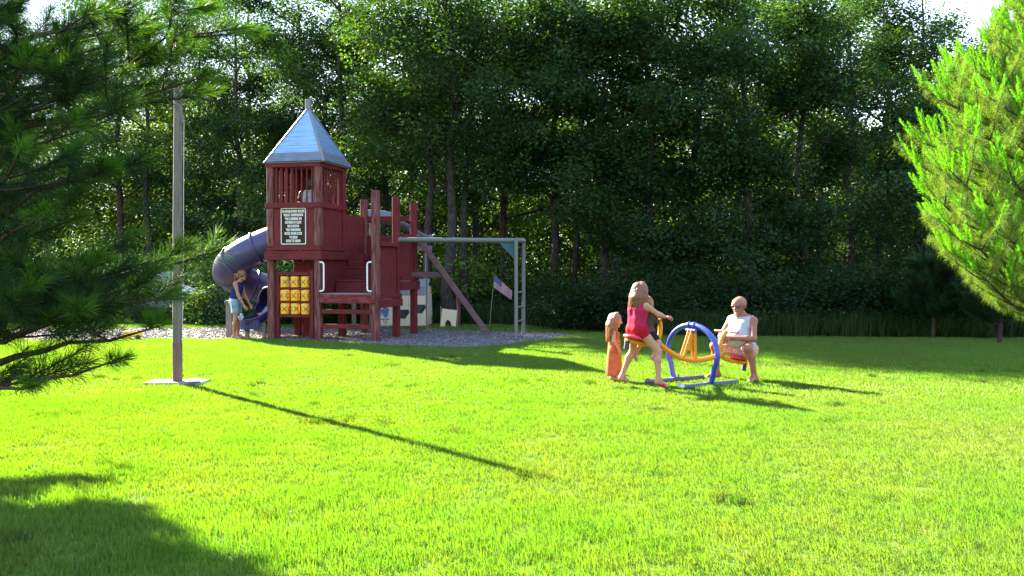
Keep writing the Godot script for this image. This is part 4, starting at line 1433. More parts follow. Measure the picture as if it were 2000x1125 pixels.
func seesaw() -> void:
	var t := thing("seesaw", "blue hoop see-saw with yellow beam and two red seats", "see-saw", SAW.origin, deg_to_rad(33.2))
	# hoop across the beam (local z)
	var p := PackedVector3Array()
	p.append(Vector3(0, 0.02, 0.335))
	p.append(Vector3(0, 0.1, 0.385))
	for k in 25:
		var a := lerpf(-0.5, PI + 0.5, k / 24.0)
		p.append(Vector3(0, 0.46 + 0.39 * sin(a), 0.49 * cos(a)))
	p.append(Vector3(0, 0.1, -0.385))
	p.append(Vector3(0, 0.02, -0.335))
	var g := Geo.new()
	g.tube(p, 0.037, 12)
	obj("hoop", g, M.blue_metal, t)
	for s in [-1.0, 1.0]:
		g = Geo.new()
		g.tube(PackedVector3Array([Vector3(-0.52, 0.035, 0.335 * s), Vector3(0.56, 0.03, 0.335 * s)]), 0.035, 10)
		obj("skid", g, M.skid_metal, t)
		g = Geo.new()
		g.ball(Vector3(-0.53, 0.04, 0.335 * s), Vector3(0.05, 0.05, 0.05), 8, 12)
		obj("skid_cap", g, M.steel if s > 0.0 else M.skid_metal, t)
		g = Geo.new()
		g.box(Vector3(0, 0.06, 0.335 * s), Vector3(0.16, 0.02, 0.06), 0.004)
		g.lathe([Vector2(0, -0.03), Vector2(0.012, -0.03), Vector2(0.012, 0.03), Vector2(0, 0.03)], Transform3D(Basis.IDENTITY, Vector3(0.06, 0.085, 0.335 * s)), 6)
		obj("foot_clamp", g, M.skid_metal, t)
	for z in [-0.05, 0.05]:
		g = Geo.new()
		g.lathe([Vector2(0.036, -0.012), Vector2(0.05, -0.01), Vector2(0.05, 0.01), Vector2(0.036, 0.012)], Transform3D(basis_y(Vector3(0, 0, 1), 0), Vector3(0, 0.847, z)), 14)
		obj("hoop_collar", g, M.blue_metal, t)
	g = Geo.new()
	g.tube(PackedVector3Array([Vector3(-0.02, 0.77, -0.09), Vector3(-0.02, 0.77, 0.09)]), 0.03, 12)
	g.box(Vector3(0, 0.8, 0.055), Vector3(0.05, 0.08, 0.012), 0.003)
	g.box(Vector3(0, 0.8, -0.055), Vector3(0.05, 0.08, 0.012), 0.003)
	obj("pivot", g, M.blue_metal, t)
	# swinging beam: its parts lie in the frame of the pivot
	var r := Transform3D(Basis(Vector3.BACK, TILT), Vector3(0, 0.77, 0))
	var put := func(called: String, gg: Geo, m: Material) -> MeshInstance3D:
		var o2 := obj(called, gg, m, t)
		o2.transform = r
		return o2
	p = PackedVector3Array()
	for k in 21:
		var x := lerpf(-0.62, 0.62, k / 20.0)
		p.append(Vector3(x, -0.42 + 0.16 * pow(absf(x) / 0.62, 1.9), 0))
	g = Geo.new()
	g.tube(p, 0.036, 12)
	put.call("beam", g, M.yellow_metal)
	for s in [-1.0, 1.0]:
		# bracket half
		g = Geo.new()
		g.bar(Vector3(s * 0.025, 0.02, 0.03), Vector3(s * 0.115, -0.39, 0.03), 0.05, 0.018, Vector3.BACK)
		g.bar(Vector3(s * 0.025, 0.02, -0.03), Vector3(s * 0.115, -0.39, -0.03), 0.05, 0.018, Vector3.BACK)
		put.call("bracket", g, M.yellow_metal)
		# joint plates
		g = Geo.new()
		g.ball(Vector3(s * 0.635, -0.255, 0), Vector3(0.055, 0.065, 0.05), 8, 14)
		g.lathe([Vector2(0, -0.06), Vector2(0.018, -0.06), Vector2(0.018, 0.06), Vector2(0, 0.06)], Transform3D(basis_y(Vector3(0, 0, 1), 0), Vector3(s * 0.63, -0.24, 0)), 8)
		put.call("joint", g, M.yellow_metal)
		g = Geo.new()
		g.tube(smooth_path([Vector3(s * 0.63, -0.27, 0), Vector3(s * 0.8, -0.315, 0), Vector3(s * 1.0, -0.315, 0), Vector3(s * 1.2, -0.31, 0)], 4), 0.032, 10)
		put.call("seat_bar", g, M.yellow_metal)
		g = Geo.new()
		g.tube(smooth_path([Vector3(s * 0.64, -0.25, 0), Vector3(s * 0.605, -0.14, 0), Vector3(s * 0.62, -0.02, 0), Vector3(s * 0.69, 0.09, 0)], 5), 0.034, 10)
		put.call("handle_stem", g, M.yellow_metal)
		g = Geo.new()
		g.tube(PackedVector3Array([Vector3(s * 0.69, 0.09, -0.2), Vector3(s * 0.69, 0.09, 0.2)]), 0.014, 8)
		put.call("handlebar", g, M.yellow_metal)
		for z in [-1.0, 1.0]:
			g = Geo.new()
			g.tube(PackedVector3Array([Vector3(s * 0.69, 0.09, 0.09 * z), Vector3(s * 0.69, 0.09, 0.225 * z)]), 0.02, 10)
			put.call("grip", g, M.grip_red)
		g = Geo.new()
		var rim := PackedVector2Array()
		for k in 20:
			var a := TAU * k / 20
			rim.append(Vector2(s * 1.03 + 0.17 * cos(a) * (1.0 + 0.1 * s * cos(a)), 0.12 * sin(a) * (1.0 + 0.12 * s * cos(a))))
		var rings := [[0.86, -0.285], [1.0, -0.27], [1.02, -0.25], [0.97, -0.232], [0.8, -0.226], [0.0, -0.232]]
		var st := g.v.size()
		for q in rings:
			for k in 21:
				var e: Vector2 = Vector2(s * 1.03, 0) + (rim[k % 20] - Vector2(s * 1.03, 0)) * q[0]
				var nn := Vector3(rim[k % 20].x - s * 1.03, 0, rim[k % 20].y).normalized() * clampf(q[0] * 3.0 - 2.2, 0.05, 1.0) + Vector3(0, (q[1] + 0.262) * 30.0, 0)
				g.put(Vector3(e.x, q[1], e.y), nn.normalized())
		g.grid(st, rings.size() - 1, 20)
		put.call("seat", g, M.seat_red)
		g = Geo.new()
		g.tube(PackedVector3Array([Vector3(s * 1.17, -0.31, 0), Vector3(s * 1.17, -0.43, 0)]), 0.036, 10)
		put.call("bumper", g, M.black)
	g = Geo.new()
	g.plate(PackedVector2Array([Vector2(-0.04, -0.12), Vector2(0.04, -0.12), Vector2(0.085, -0.29), Vector2(-0.085, -0.29)]), 0.012)
	put.call("web_plate", g, M.yellow_metal)
	g = Geo.new()
	var ring := PackedVector3Array()
	for k in 13:
		var a := TAU * k / 12
		ring.append(Vector3(-0.03 + 0.016 * cos(a), -0.485 + 0.034 * sin(a), 0))
	g.tube(ring, 0.005, 6, false)
	put.call("stop_ring", g, M.yellow_metal)


# ---------------------------------------------------------------- on the lawn
func lawn_things() -> void:
	var t := thing("wooden_pole", "grey round wooden pole with brown foot and a rope, by the near pine", "pole", Vector3(-4.815, 0, -12.5))
	var g := Geo.new()
	g.tube(PackedVector3Array([Vector3(0, 0.58, 0), Vector3(0.015, 2.2, 0), Vector3(0.045, 4.22, 0)]), [0.066, 0.063, 0.058], 16)
	obj("shaft", g, M.pole_wood, t)
	g = Geo.new()
	g.tube(PackedVector3Array([Vector3(0, -0.05, 0), Vector3(0, 0.3, 0), Vector3(0, 0.585, 0)]), [0.066, 0.069, 0.07], 16)
	obj("foot", g, M.pole_foot, t)
	g = Geo.new()
	g.box(Vector3(0.11, 3.78, 0.02), Vector3(0.04, 0.12, 0.04), 0.008)
	obj("rope_hook", g, M.leg_metal, t)
	g = Geo.new()
	g.tube(PackedVector3Array([Vector3(0.13, 3.78, 0.02), Vector3(0.118, 3.0, 0.02), Vector3(0.1, 1.4, 0.02), Vector3(0.075, 0.62, 0.02)]), 0.006, 5)
	obj("rope", g, M.rope, t)
	var s := thing("concrete_slab", "small flat concrete slab at the foot of the wooden pole", "slab", Vector3(-4.82, 0, -12.5))
	g = Geo.new()
	g.box(Vector3(0, -0.015, 0.0), Vector3(0.84, 0.1, 0.46), 0.015)
	obj("slab", g, M.concrete, s)
	g = Geo.new()
	g.lathe([Vector2(0, 0.045), Vector2(0.085, 0.045), Vector2(0.09, 0.06), Vector2(0.07, 0.085), Vector2(0.0, 0.09)], Transform3D(Basis.IDENTITY, Vector3.ZERO), 16)
	var cap := obj("cover", g, M.white_paint)
	cap.name = "cover"
	cap.position = Vector3(-4.52, 0, -12.35)
	tag(cap, "small white round cover on the concrete slab", "cover")
	# toy
	var toy := thing("toy_truck", "yellow plastic toy truck on the gravel edge at far left", "toy truck", on_ground(258, 20.2) + Vector3(0, 0.01, 0), 0.3)
	g = Geo.new()
	g.box(Vector3(-0.13, 0.12, 0), Vector3(0.13, 0.16, 0.16), 0.03)
	obj("cab", g, M.toy_yellow, toy)
	g = Geo.new()
	g.box(Vector3(0.06, 0.075, 0), Vector3(0.26, 0.04, 0.14), 0.01)
	g.box(Vector3(0.07, 0.13, 0.08), Vector3(0.26, 0.1, 0.015), 0.005)
	g.box(Vector3(0.07, 0.13, -0.08), Vector3(0.26, 0.1, 0.015), 0.005)
	g.box(Vector3(0.2, 0.13, 0), Vector3(0.015, 0.1, 0.16), 0.005)
	g.box(Vector3(-0.055, 0.14, 0), Vector3(0.015, 0.12, 0.16), 0.005)
	obj("bed", g, M.toy_yellow, toy)
	for q in [[-0.12, 0.085], [-0.12, -0.085], [0.12, 0.085], [0.12, -0.085]]:
		g = Geo.new()
		g.lathe([Vector2(0, -0.022), Vector2(0.045, -0.022), Vector2(0.055, -0.012), Vector2(0.055, 0.012), Vector2(0.045, 0.022), Vector2(0, 0.022)], Transform3D(basis_y(Vector3(0, 0, 1), 0), Vector3(q[0], 0.055, q[1])), 12)
		obj("wheel", g, M.black if q[0] > 0 else M.toy_yellow, toy)


# ---------------------------------------------------------------- camp behind the playhouse
func camp() -> void:
	# cream tent with a grey mesh top
	var o := on_ground(806, 24.9)
	var t := thing("tent", "cream canvas tent with grey mesh windows behind the deck posts", "tent", o)
	var g := Geo.new()
	var face := func(gg: Geo, x0: float, x1: float, y0: float, y1: float, z0: float, z1: float) -> void:
		for i in 8:
			for j in 4:
				var q := func(a: int, b: int) -> Vector3:
					var f := a / 8.0
					var h := b / 4.0
					return Vector3(lerpf(x0, x1, f), lerpf(y0, y1, h), lerpf(z0, z1, h) + 0.03 * sin(f * 9.0 + h * 4.0) * sin(PI * h))
				gg.quad(q.call(i, j), q.call(i + 1, j), q.call(i + 1, j + 1), q.call(i, j + 1), Vector3.BACK)
	face.call(g, -1.15, 0.42, 0.0, 0.88, 0.0, -0.12)
	obj("front_wall", g, M.canvas_cream, t)
	g = Geo.new()
	face.call(g, -1.1, 0.4, 0.885, 1.12, -0.12, -0.2)
	obj("mesh_window", g, M.mesh_grey, t)
	for x in [-0.85, -0.5, -0.1, 0.2]:
		g = Geo.new()
		g.box(Vector3(x, 1.0, -0.14), Vector3(0.02, 0.25, 0.02), 0.004)
		obj("frame_bar", g, M.board_grey, t)
	for x in [-0.05, 0.52]:
		g = Geo.new()
		g.box(Vector3(x, 0.97, -0.12), Vector3(0.09, 0.04, 0.02), 0.004)
		obj("red_patch", g, M.seat_red, t)
	g = Geo.new()
	g.quad(Vector3(-1.15, 0, 0), Vector3(-1.15, 0, -1.6), Vector3(-1.1, 1.15, -1.4), Vector3(-1.1, 1.15, -0.2), Vector3.LEFT)
	obj("side_wall", g, M.canvas_cream, t)
	g = Geo.new()
	g.quad(Vector3(0.42, 0, 0), Vector3(0.42, 0, -1.6), Vector3(0.4, 1.15, -1.4), Vector3(0.4, 1.15, -0.2), Vector3.RIGHT)
	obj("side_wall", g, M.canvas_cream, t)
	g = Geo.new()
	g.quad(Vector3(-1.12, 1.13, -0.2), Vector3(0.42, 1.13, -0.2), Vector3(0.42, 1.35, -0.8), Vector3(-1.12, 1.35, -0.8), Vector3.UP)
	g.quad(Vector3(-1.12, 1.13, -1.4), Vector3(0.42, 1.13, -1.4), Vector3(0.42, 1.35, -0.8), Vector3(-1.12, 1.35, -0.8), Vector3.UP)
	obj("roof", g, M.mesh_grey, t)
	# second sheet of canvas
	t = thing("canvas_screen", "small cream canvas screen with a ragged hole right of the thick trunk", "canvas screen", on_ground(876, 24.6))
	g = Geo.new()
	var outl := PackedVector2Array([Vector2(-0.24, 0), Vector2(-0.1, 0.0), Vector2(-0.09, 0.13), Vector2(-0.03, 0.21), Vector2(0.04, 0.17), Vector2(0.1, 0.0), Vector2(0.2, 0.0), Vector2(0.24, 0.48), Vector2(0.0, 0.5), Vector2(-0.18, 0.53)])
	g.plate(outl, 0.012)
	obj("canvas", g, M.canvas_cream, t)
	for x in [-0.22, 0.25]:
		g = Geo.new()
		g.tube(PackedVector3Array([Vector3(x, -0.02, -0.02), Vector3(x, 0.6, -0.02)]), 0.018, 6)
		obj("stake", g, M.grey_wood, t)
	t = thing("post", "short brown post beside the cream canvas screen", "post", on_ground(895, 24.7))
	g = Geo.new()
	g.box(Vector3(0, 0.45, 0), Vector3(0.12, 1.0, 0.12), 0.01)
	obj("shaft", g, M.red_worn, t)
	# two camp chairs
	for c in [["blue folding camp chair, the left of two under the deck", 739], ["blue folding camp chair, the right of two under the deck", 753]]:
		t = thing("camp_chair", c[0], "chair", on_ground(c[1], 24.5), 0.1, "blue camp chairs under the deck")
		g = Geo.new()
		var back := PackedVector2Array()
		for k in 14:
			var a := TAU * k / 14
			back.append(Vector2(0.1 * cos(a) * (1.15 if sin(a) > 0 else 0.8), 0.42 + 0.15 * sin(a)))
		g.plate(back, 0.02)
		obj("backrest", g, M.chair_blue, t)
		g = Geo.new()
		g.box(Vector3(0, 0.24, 0.12), Vector3(0.19, 0.02, 0.22), 0.006)
		obj("seat", g, M.chair_blue, t)
		for q in [[-0.1, 0.0], [0.1, 0.0], [-0.1, 0.23], [0.1, 0.23]]:
			g = Geo.new()
			g.tube(PackedVector3Array([Vector3(q[0], -0.01, q[1]), Vector3(-q[0] * 0.9, 0.26, 0.24 - q[1])]), 0.009, 6)
			obj("leg", g, M.steel, t)
	# tan tent and dark box right of the pipe legs
	t = thing("tent", "low tan tent behind tall grass right of the pipe legs", "tent", on_ground(1058, 25.6))
	g = Geo.new()
	var rows := [[-0.75, 0.0], [-0.45, 0.44], [-0.05, 0.56], [0.2, 0.55], [0.62, 0.32], [0.7, 0.0]]
	for i in 5:
		var a := Vector3(rows[i][0], rows[i][1], 0.0)
		var b := Vector3(rows[i + 1][0], rows[i + 1][1], 0.0)
		var nn := Vector3(-(b.y - a.y), b.x - a.x, 0.2).normalized()
		g.quad(a + Vector3(0, 0, -0.9), b + Vector3(0, 0, -0.9), b, a, nn)
	obj("fly", g, M.canvas_tan, t)
	g = Geo.new()
	var pl := PackedVector2Array()
	for q in rows:
		pl.append(Vector2(q[0] * 0.985, q[1] * 0.985))
	g.plate(pl, 0.01)
	obj("front", g, M.canvas_tan, t)
	t = thing("storage_box", "dark blue box between the tan tent and a dark bush", "box", on_ground(1108, 25.2))
	g = Geo.new()
	g.box(Vector3(0, 0.19, 0), Vector3(0.5, 0.4, 0.4), 0.03)
	obj("body", g, M.dark_blue, t)
	g = Geo.new()
	g.box(Vector3(0, 0.41, 0), Vector3(0.53, 0.045, 0.43), 0.015)
	obj("lid", g, M.dark_blue, t)
	# striped flag
	o = on_ground(956, 24.8)
	t = thing("flag", "small striped flag hanging from a thin leaning pole behind the slanting timber", "flag", o)
	g = Geo.new()
	g.tube(PackedVector3Array([Vector3(0, -0.05, 0), Vector3(0.06, 0.7, 0), Vector3(0.15, 1.5, 0)]), 0.011, 6)
	obj("pole", g, M.grey_wood, t)
	var im := Image.create(190, 104, false, Image.FORMAT_RGBA8)
	for k in 13:
		im.fill_rect(Rect2i(0, k * 8, 190, 8), lin(0.3, 0.02, 0.028) if k % 2 == 0 else lin(0.42, 0.4, 0.4))
	im.fill_rect(Rect2i(0, 0, 76, 56), lin(0.02, 0.03, 0.12))
	for r in 9:
		for k in (6 if r % 2 == 0 else 5):
			im.fill_rect(Rect2i(5 + k * 12 + (6 if r % 2 else 0), 3 + r * 6, 3, 3), lin(0.7, 0.7, 0.7))
	var fm := mat("flag_cloth", Color.WHITE, 0.85)
	fm.albedo_texture = ImageTexture.create_from_image(im)
	fm.backlight_enabled = true
	fm.backlight = Color(0.7, 0.7, 0.7)
	g = Geo.new()
	var s := g.v.size()
	for i in 9:
		for j in 15:
			var f := j / 14.0
			var h := i / 8.0
			g.put(Vector3(0.15 + 0.5 * f - 0.03 * h, 1.47 - 0.36 * h * (1.0 - 0.25 * f) - 0.44 * f, 0.05 * sin(f * 11.0 + h * 2.0)), Vector3(0.2 * cos(f * 11.0), 0, 1).normalized(), Vector2(f, h))
	g.grid(s, 8, 14)
	obj("cloth", g, fm, t)
	# grey camper, white awning, grey board on the left
	t = thing("camper", "grey camper half hidden behind the pine boughs at left", "camper", on_ground(278, 28.0))
	g = Geo.new()
	g.box(Vector3(0, 0.92, -0.9), Vector3(2.7, 1.3, 1.9), 0.12)
	obj("body", g, M.camper_grey, t)
	for x in [-0.7, 0.35]:
		g = Geo.new()
		g.box(Vector3(x, 1.1, 0.055), Vector3(0.6, 0.36, 0.03), 0.01)
		obj("window", g, M.shade_glass, t)
	g = Geo.new()
	g.box(Vector3(0.98, 0.85, 0.055), Vector3(0.42, 1.1, 0.02), 0.01)
	obj("door", g, M.camper_grey, t)
	for x in [-0.3, 0.25]:
		g = Geo.new()
		g.lathe([Vector2(0, -0.09), Vector2(0.22, -0.09), Vector2(0.26, -0.05), Vector2(0.26, 0.05), Vector2(0.22, 0.09), Vector2(0, 0.09)], Transform3D(basis_y(Vector3(0, 0, 1), 0), Vector3(x, 0.24, -0.05)), 16)
		obj("wheel", g, M.black, t)
	t = thing("awning", "white flat awning on thin posts right of the wooden pole", "awning", on_ground(375, 27.2))
	g = Geo.new()
	g.bar(Vector3(-0.45, 1.07, 0), Vector3(0.38, 0.84, 0), 0.9, 0.12, Vector3.UP, 0.02)
	obj("roof", g, M.white_paint, t)
	for q in [[-0.12, 0.42, 0.93], [0.33, 0.42, 0.8], [-0.12, -0.42, 0.93], [0.33, -0.42, 0.8]]:
		g = Geo.new()
		g.box(Vector3(q[0], q[2] / 2, q[1]), Vector3(0.05, q[2], 0.05), 0.006)
		obj("post", g, M.handle_white, t)
	g = Geo.new()
	g.bar(Vector3(-0.12, 0.28, 0.42), Vector3(0.33, 0.28, 0.42), 0.03, 0.04)
	obj("cross_rail", g, M.handle_white, t)
	t = thing("pole", "thin pale pole beside the grey board", "pole", on_ground(393, 26.8))
	g = Geo.new()
	g.tube(PackedVector3Array([Vector3(0, -0.05, 0), Vector3(0, 2.0, 0)]), 0.018, 6)
	obj("shaft", g, M.handle_white, t)
	t = thing("board", "plain grey painted board standing behind the woman", "board", on_ground(424, 26.3))
	for k in 4:
		g = Geo.new()
		g.box(Vector3(-0.265 + k * 0.178, 0.5, 0), Vector3(0.174, 1.05, 0.02), 0.004)
		obj("plank", g, M.board_grey, t)
	for x in [-0.25, 0.25]:
		g = Geo.new()
		g.box(Vector3(x, 0.45, -0.04), Vector3(0.06, 1.0, 0.05), 0.005)
		obj("batten", g, M.grey_wood, t)


# ---------------------------------------------------------------- people: local z is where they face, x is their left, y up
func hand(w: Vector3, d: Vector3, back: Vector3, s: float, k: float, curl: float) -> Array:
	# bones of a hand: wrist w, pointing along d, back of the hand towards back; s is +1 when the thumb lies towards d x back
	var f := d.normalized()
	var b := (back - f * back.dot(f)).normalized()
	var side := f.cross(b) * s
	var out := [[w - f * 0.02 * k, w + f * 0.04 * k, 0.021 * k, 0.022 * k]]
	for i in 4:
		var o := (0.03 - i * 0.02) * k
		var kn := w + f * (0.085 - absf(i - 1.2) * 0.005) * k + side * o
		out.append([w + f * 0.02 * k + side * o * 0.6, kn, 0.0135 * k, 0.011 * k])
		var l: float = [0.036, 0.041, 0.038, 0.03][i] * k
		var a := curl * 0.8
		var p1 := kn + (f * cos(a) - b * sin(a)) * l
		var p2 := p1 + (f * cos(a * 2.1) - b * sin(a * 2.1)) * l * 0.75
		var p3 := p2 + (f * cos(a * 3.0) - b * sin(a * 3.0)) * l * 0.5
		out.append([kn, p1, 0.0098 * k, 0.009 * k])
		out.append([p1, p2, 0.009 * k, 0.0082 * k])
		out.append([p2, p3, 0.0082 * k, 0.007 * k])
	var t0 := w + f * 0.015 * k + side * 0.02 * k
	var t1 := t0 + (f * 0.7 + side * 0.75 - b * 0.25).normalized() * 0.042 * k
	var t2 := t1 + (f * 0.95 + side * 0.1 - b * (0.3 + curl * 0.5)).normalized() * 0.032 * k
	out.append([t0, t1, 0.013 * k, 0.011 * k])
	out.append([t1, t2, 0.0105 * k, 0.0085 * k])
	return out


func head_bones(c: Vector3, f: Vector3, r: float) -> Array:
	var fw := f.normalized()
	var side := Vector3.UP.cross(fw).normalized()
	var up := fw.cross(side)
	var at := func(x: float, y: float, z: float) -> Vector3: return c + (side * x + up * y + fw * z) * r
	return [
		[at.call(0, 0.3, -0.28), at.call(0, 0.28, 0.2), 0.84 * r, 0.78 * r], [at.call(0, -0.2, 0.2), at.call(0, -0.3, 0.35), 0.66 * r, 0.56 * r],
		[at.call(0, -0.5, 0.35), at.call(0, -0.9, 0.62), 0.5 * r, 0.24 * r], [at.call(0.42, -0.35, 0.05), at.call(0.16, -0.88, 0.58), 0.26 * r, 0.2 * r], [at.call(-0.42, -0.35, 0.05), at.call(-0.16, -0.88, 0.58), 0.26 * r, 0.2 * r],
		[at.call(0, 0.1, 0.9), at.call(0, -0.26, 1.14), 0.09 * r, 0.13 * r], [at.call(0.1, -0.3, 0.98), at.call(-0.1, -0.3, 0.98), 0.1 * r, 0.1 * r],
		[at.call(0.4, 0.24, 0.76), at.call(-0.4, 0.24, 0.76), 0.14 * r, 0.14 * r], [at.call(0.42, -0.2, 0.6), at.call(-0.42, -0.2, 0.6), 0.2 * r, 0.2 * r],
		[at.call(0.8, 0.1, -0.02), at.call(0.86, -0.2, 0.0), 0.14 * r, 0.1 * r], [at.call(-0.8, 0.1, -0.02), at.call(-0.86, -0.2, 0.0), 0.14 * r, 0.1 * r],
	]


# j: joints; s: size factors. Builds the body as one mesh and returns {root, torso bones, leg bones ...} for the clothes.
func person(label: String, at: Vector3, face: Vector3, j: Dictionary, s: Dictionary) -> Dictionary:
	var t := thing("person", label, "person", at, atan2(face.x, face.z))
	var w: float = s.girth
	var k: float = s.limb
	var d := {"root": t}
	d.torso = [
		[j.hipL, j.hipR, 0.105 * w, 0.105 * w], [j.pel + Vector3(0.05 * w, 0, 0), j.waist + Vector3(0.045 * w, 0, 0), 0.1 * w, 0.088 * w], [j.pel - Vector3(0.05 * w, 0, 0), j.waist - Vector3(0.045 * w, 0, 0), 0.1 * w, 0.088 * w],
		[j.waist + Vector3(0.045 * w, 0, 0), j.chest + Vector3(0.07 * w, 0, 0), 0.088 * w, 0.098 * w], [j.waist - Vector3(0.045 * w, 0, 0), j.chest - Vector3(0.07 * w, 0, 0), 0.088 * w, 0.098 * w],
		[j.chest + Vector3(0.06 * w, 0, 0), j.shL - Vector3(0.03 * w, 0.03 * w, 0), 0.095 * w, 0.058 * w], [j.chest - Vector3(0.06 * w, 0, 0), j.shR + Vector3(0.03 * w, -0.03 * w, 0), 0.095 * w, 0.058 * w],
		[j.shL, j.neck - Vector3(0, 0.02, 0), 0.05 * w, 0.052 * w], [j.shR, j.neck - Vector3(0, 0.02, 0), 0.05 * w, 0.052 * w],
	]
	if s.has("belly"):
		d.torso.append([j.belly + Vector3(0.05, 0, 0), j.belly - Vector3(0.05, 0, 0), s.belly, s.belly])
		d.torso.append([j.chest + Vector3(0.06, -0.02, 0.03), j.belly + Vector3(0.05, 0, 0), 0.1, s.belly])
		d.torso.append([j.chest + Vector3(-0.06, -0.02, 0.03), j.belly - Vector3(0.05, 0, 0), 0.1, s.belly])
	d.arms = []
	d.thighs = []
	d.shins = []
	d.upper = []
	for q in ["L", "R"]:
		var sh: Vector3 = j["sh" + q]
		var elb: Vector3 = j["el" + q]
		var wr: Vector3 = j["wr" + q]
		d.upper.append([sh, elb, 0.047 * k, 0.037 * k])
		d.arms.append([sh, elb, 0.047 * k, 0.037 * k])
		d.arms.append([elb, elb.lerp(wr, 0.3), 0.037 * k, 0.037 * k])
		d.arms.append([elb.lerp(wr, 0.3), wr, 0.036 * k, 0.024 * k])
		var hip: Vector3 = j["hip" + q]
		var kn: Vector3 = j["kn" + q]
		var an: Vector3 = j["an" + q]
		var toe: Vector3 = j["toe" + q]
		d.thighs.append([hip, kn, 0.085 * k * s.get("thigh", 1.0), 0.053 * k])
		var back := (an - kn).normalized().cross(Vector3.RIGHT).normalized() * -0.018 * k
		d.shins.append([kn, kn.lerp(an, 0.3) + back, 0.052 * k, 0.053 * k])
		d.shins.append([kn.lerp(an, 0.3) + back, an, 0.053 * k, 0.032 * k])
		var heel := an - Vector3(toe.x - an.x, 0, toe.z - an.z).normalized() * 0.03 * k - Vector3(0, 0.035 * k, 0)
		d.shins.append([an, heel, 0.033 * k, 0.03 * k])
		d.shins.append([heel, toe, 0.03 * k, 0.02 * k])
		d.shins.append([an, toe, 0.03 * k, 0.018 * k])
		d.shins.append([heel, toe + Vector3(0.015, 0, 0) * k, 0.026 * k, 0.02 * k])
	var g := Geo.new()
	var all: Array = d.torso + d.arms + d.thighs + d.shins
	var nk: float = s.get("neck", 0.048 * k)
	all.append([j.neck - Vector3(0, 0.02, 0), j.head + Vector3(0, -s.head * 0.4, 0), nk * 1.05, nk])
	all.append([j.neck - Vector3(0, 0.03, 0.02), j.shL.lerp(j.neck, 0.45), nk, nk * 0.8])
	all.append([j.neck - Vector3(0, 0.03, 0.02), j.shR.lerp(j.neck, 0.45), nk, nk * 0.8])
	skin(g, all, s.cell, 0.03 * k)
	skin(g, head_bones(j.head, j.look, s.head), s.cell * 0.55, 0.02)
	for q in ["L", "R"]:
		var el2: Vector3 = j["el" + q]
		var wr2: Vector3 = j["wr" + q]
		var hd: Vector3 = j.get("hd" + q, wr2 - el2)
		skin(g, hand(wr2, hd, j.get("hb" + q, Vector3(1 if q == "L" else -1, 0, 0)), 1.0 if j.get("th" + q, 1) > 0 else -1.0, k * s.get("hand", 1.0), s.get("curl", 0.5)), s.cell * 0.42, 0.008)
	obj("body", g, M[s.skin], t)
	# eyes and mouth
	var fw: Vector3 = j.look.normalized()
	var side := Vector3.UP.cross(fw).normalized()
	var up := fw.cross(side)
	var r: float = s.head
	for q in [-1.0, 1.0]:
		g = Geo.new()
		g.ball(j.head + (side * q * 0.36 + up * 0.04 + fw * 0.8) * r, Vector3.ONE * 0.13 * r, 6, 8)
		obj("eye", g, M.eye, t)
		g = Geo.new()
		g.ball(j.head + (side * q * 0.36 + up * 0.04 + fw * 0.9) * r, Vector3.ONE * 0.065 * r, 5, 6)
		obj("pupil", g, M.black, t)
	g = Geo.new()
	g.ball(j.head + (up * -0.56 + fw * 0.9) * r, Vector3(0.22, 0.07, 0.1) * r, 5, 8, Basis(side, up, fw))
	obj("mouth", g, M.lips, t)
	d.cell = s.cell
	d.k = k
	d.j = j
	d.r = r
	return d


func wear(called: String, d: Dictionary, bones: Array, m: String, off: float, clips := [], kk := 0.03) -> void:
	var g := Geo.new()
	skin(g, bones, d.cell, kk, off, clips)
	obj(called, g, M[m], d.root)


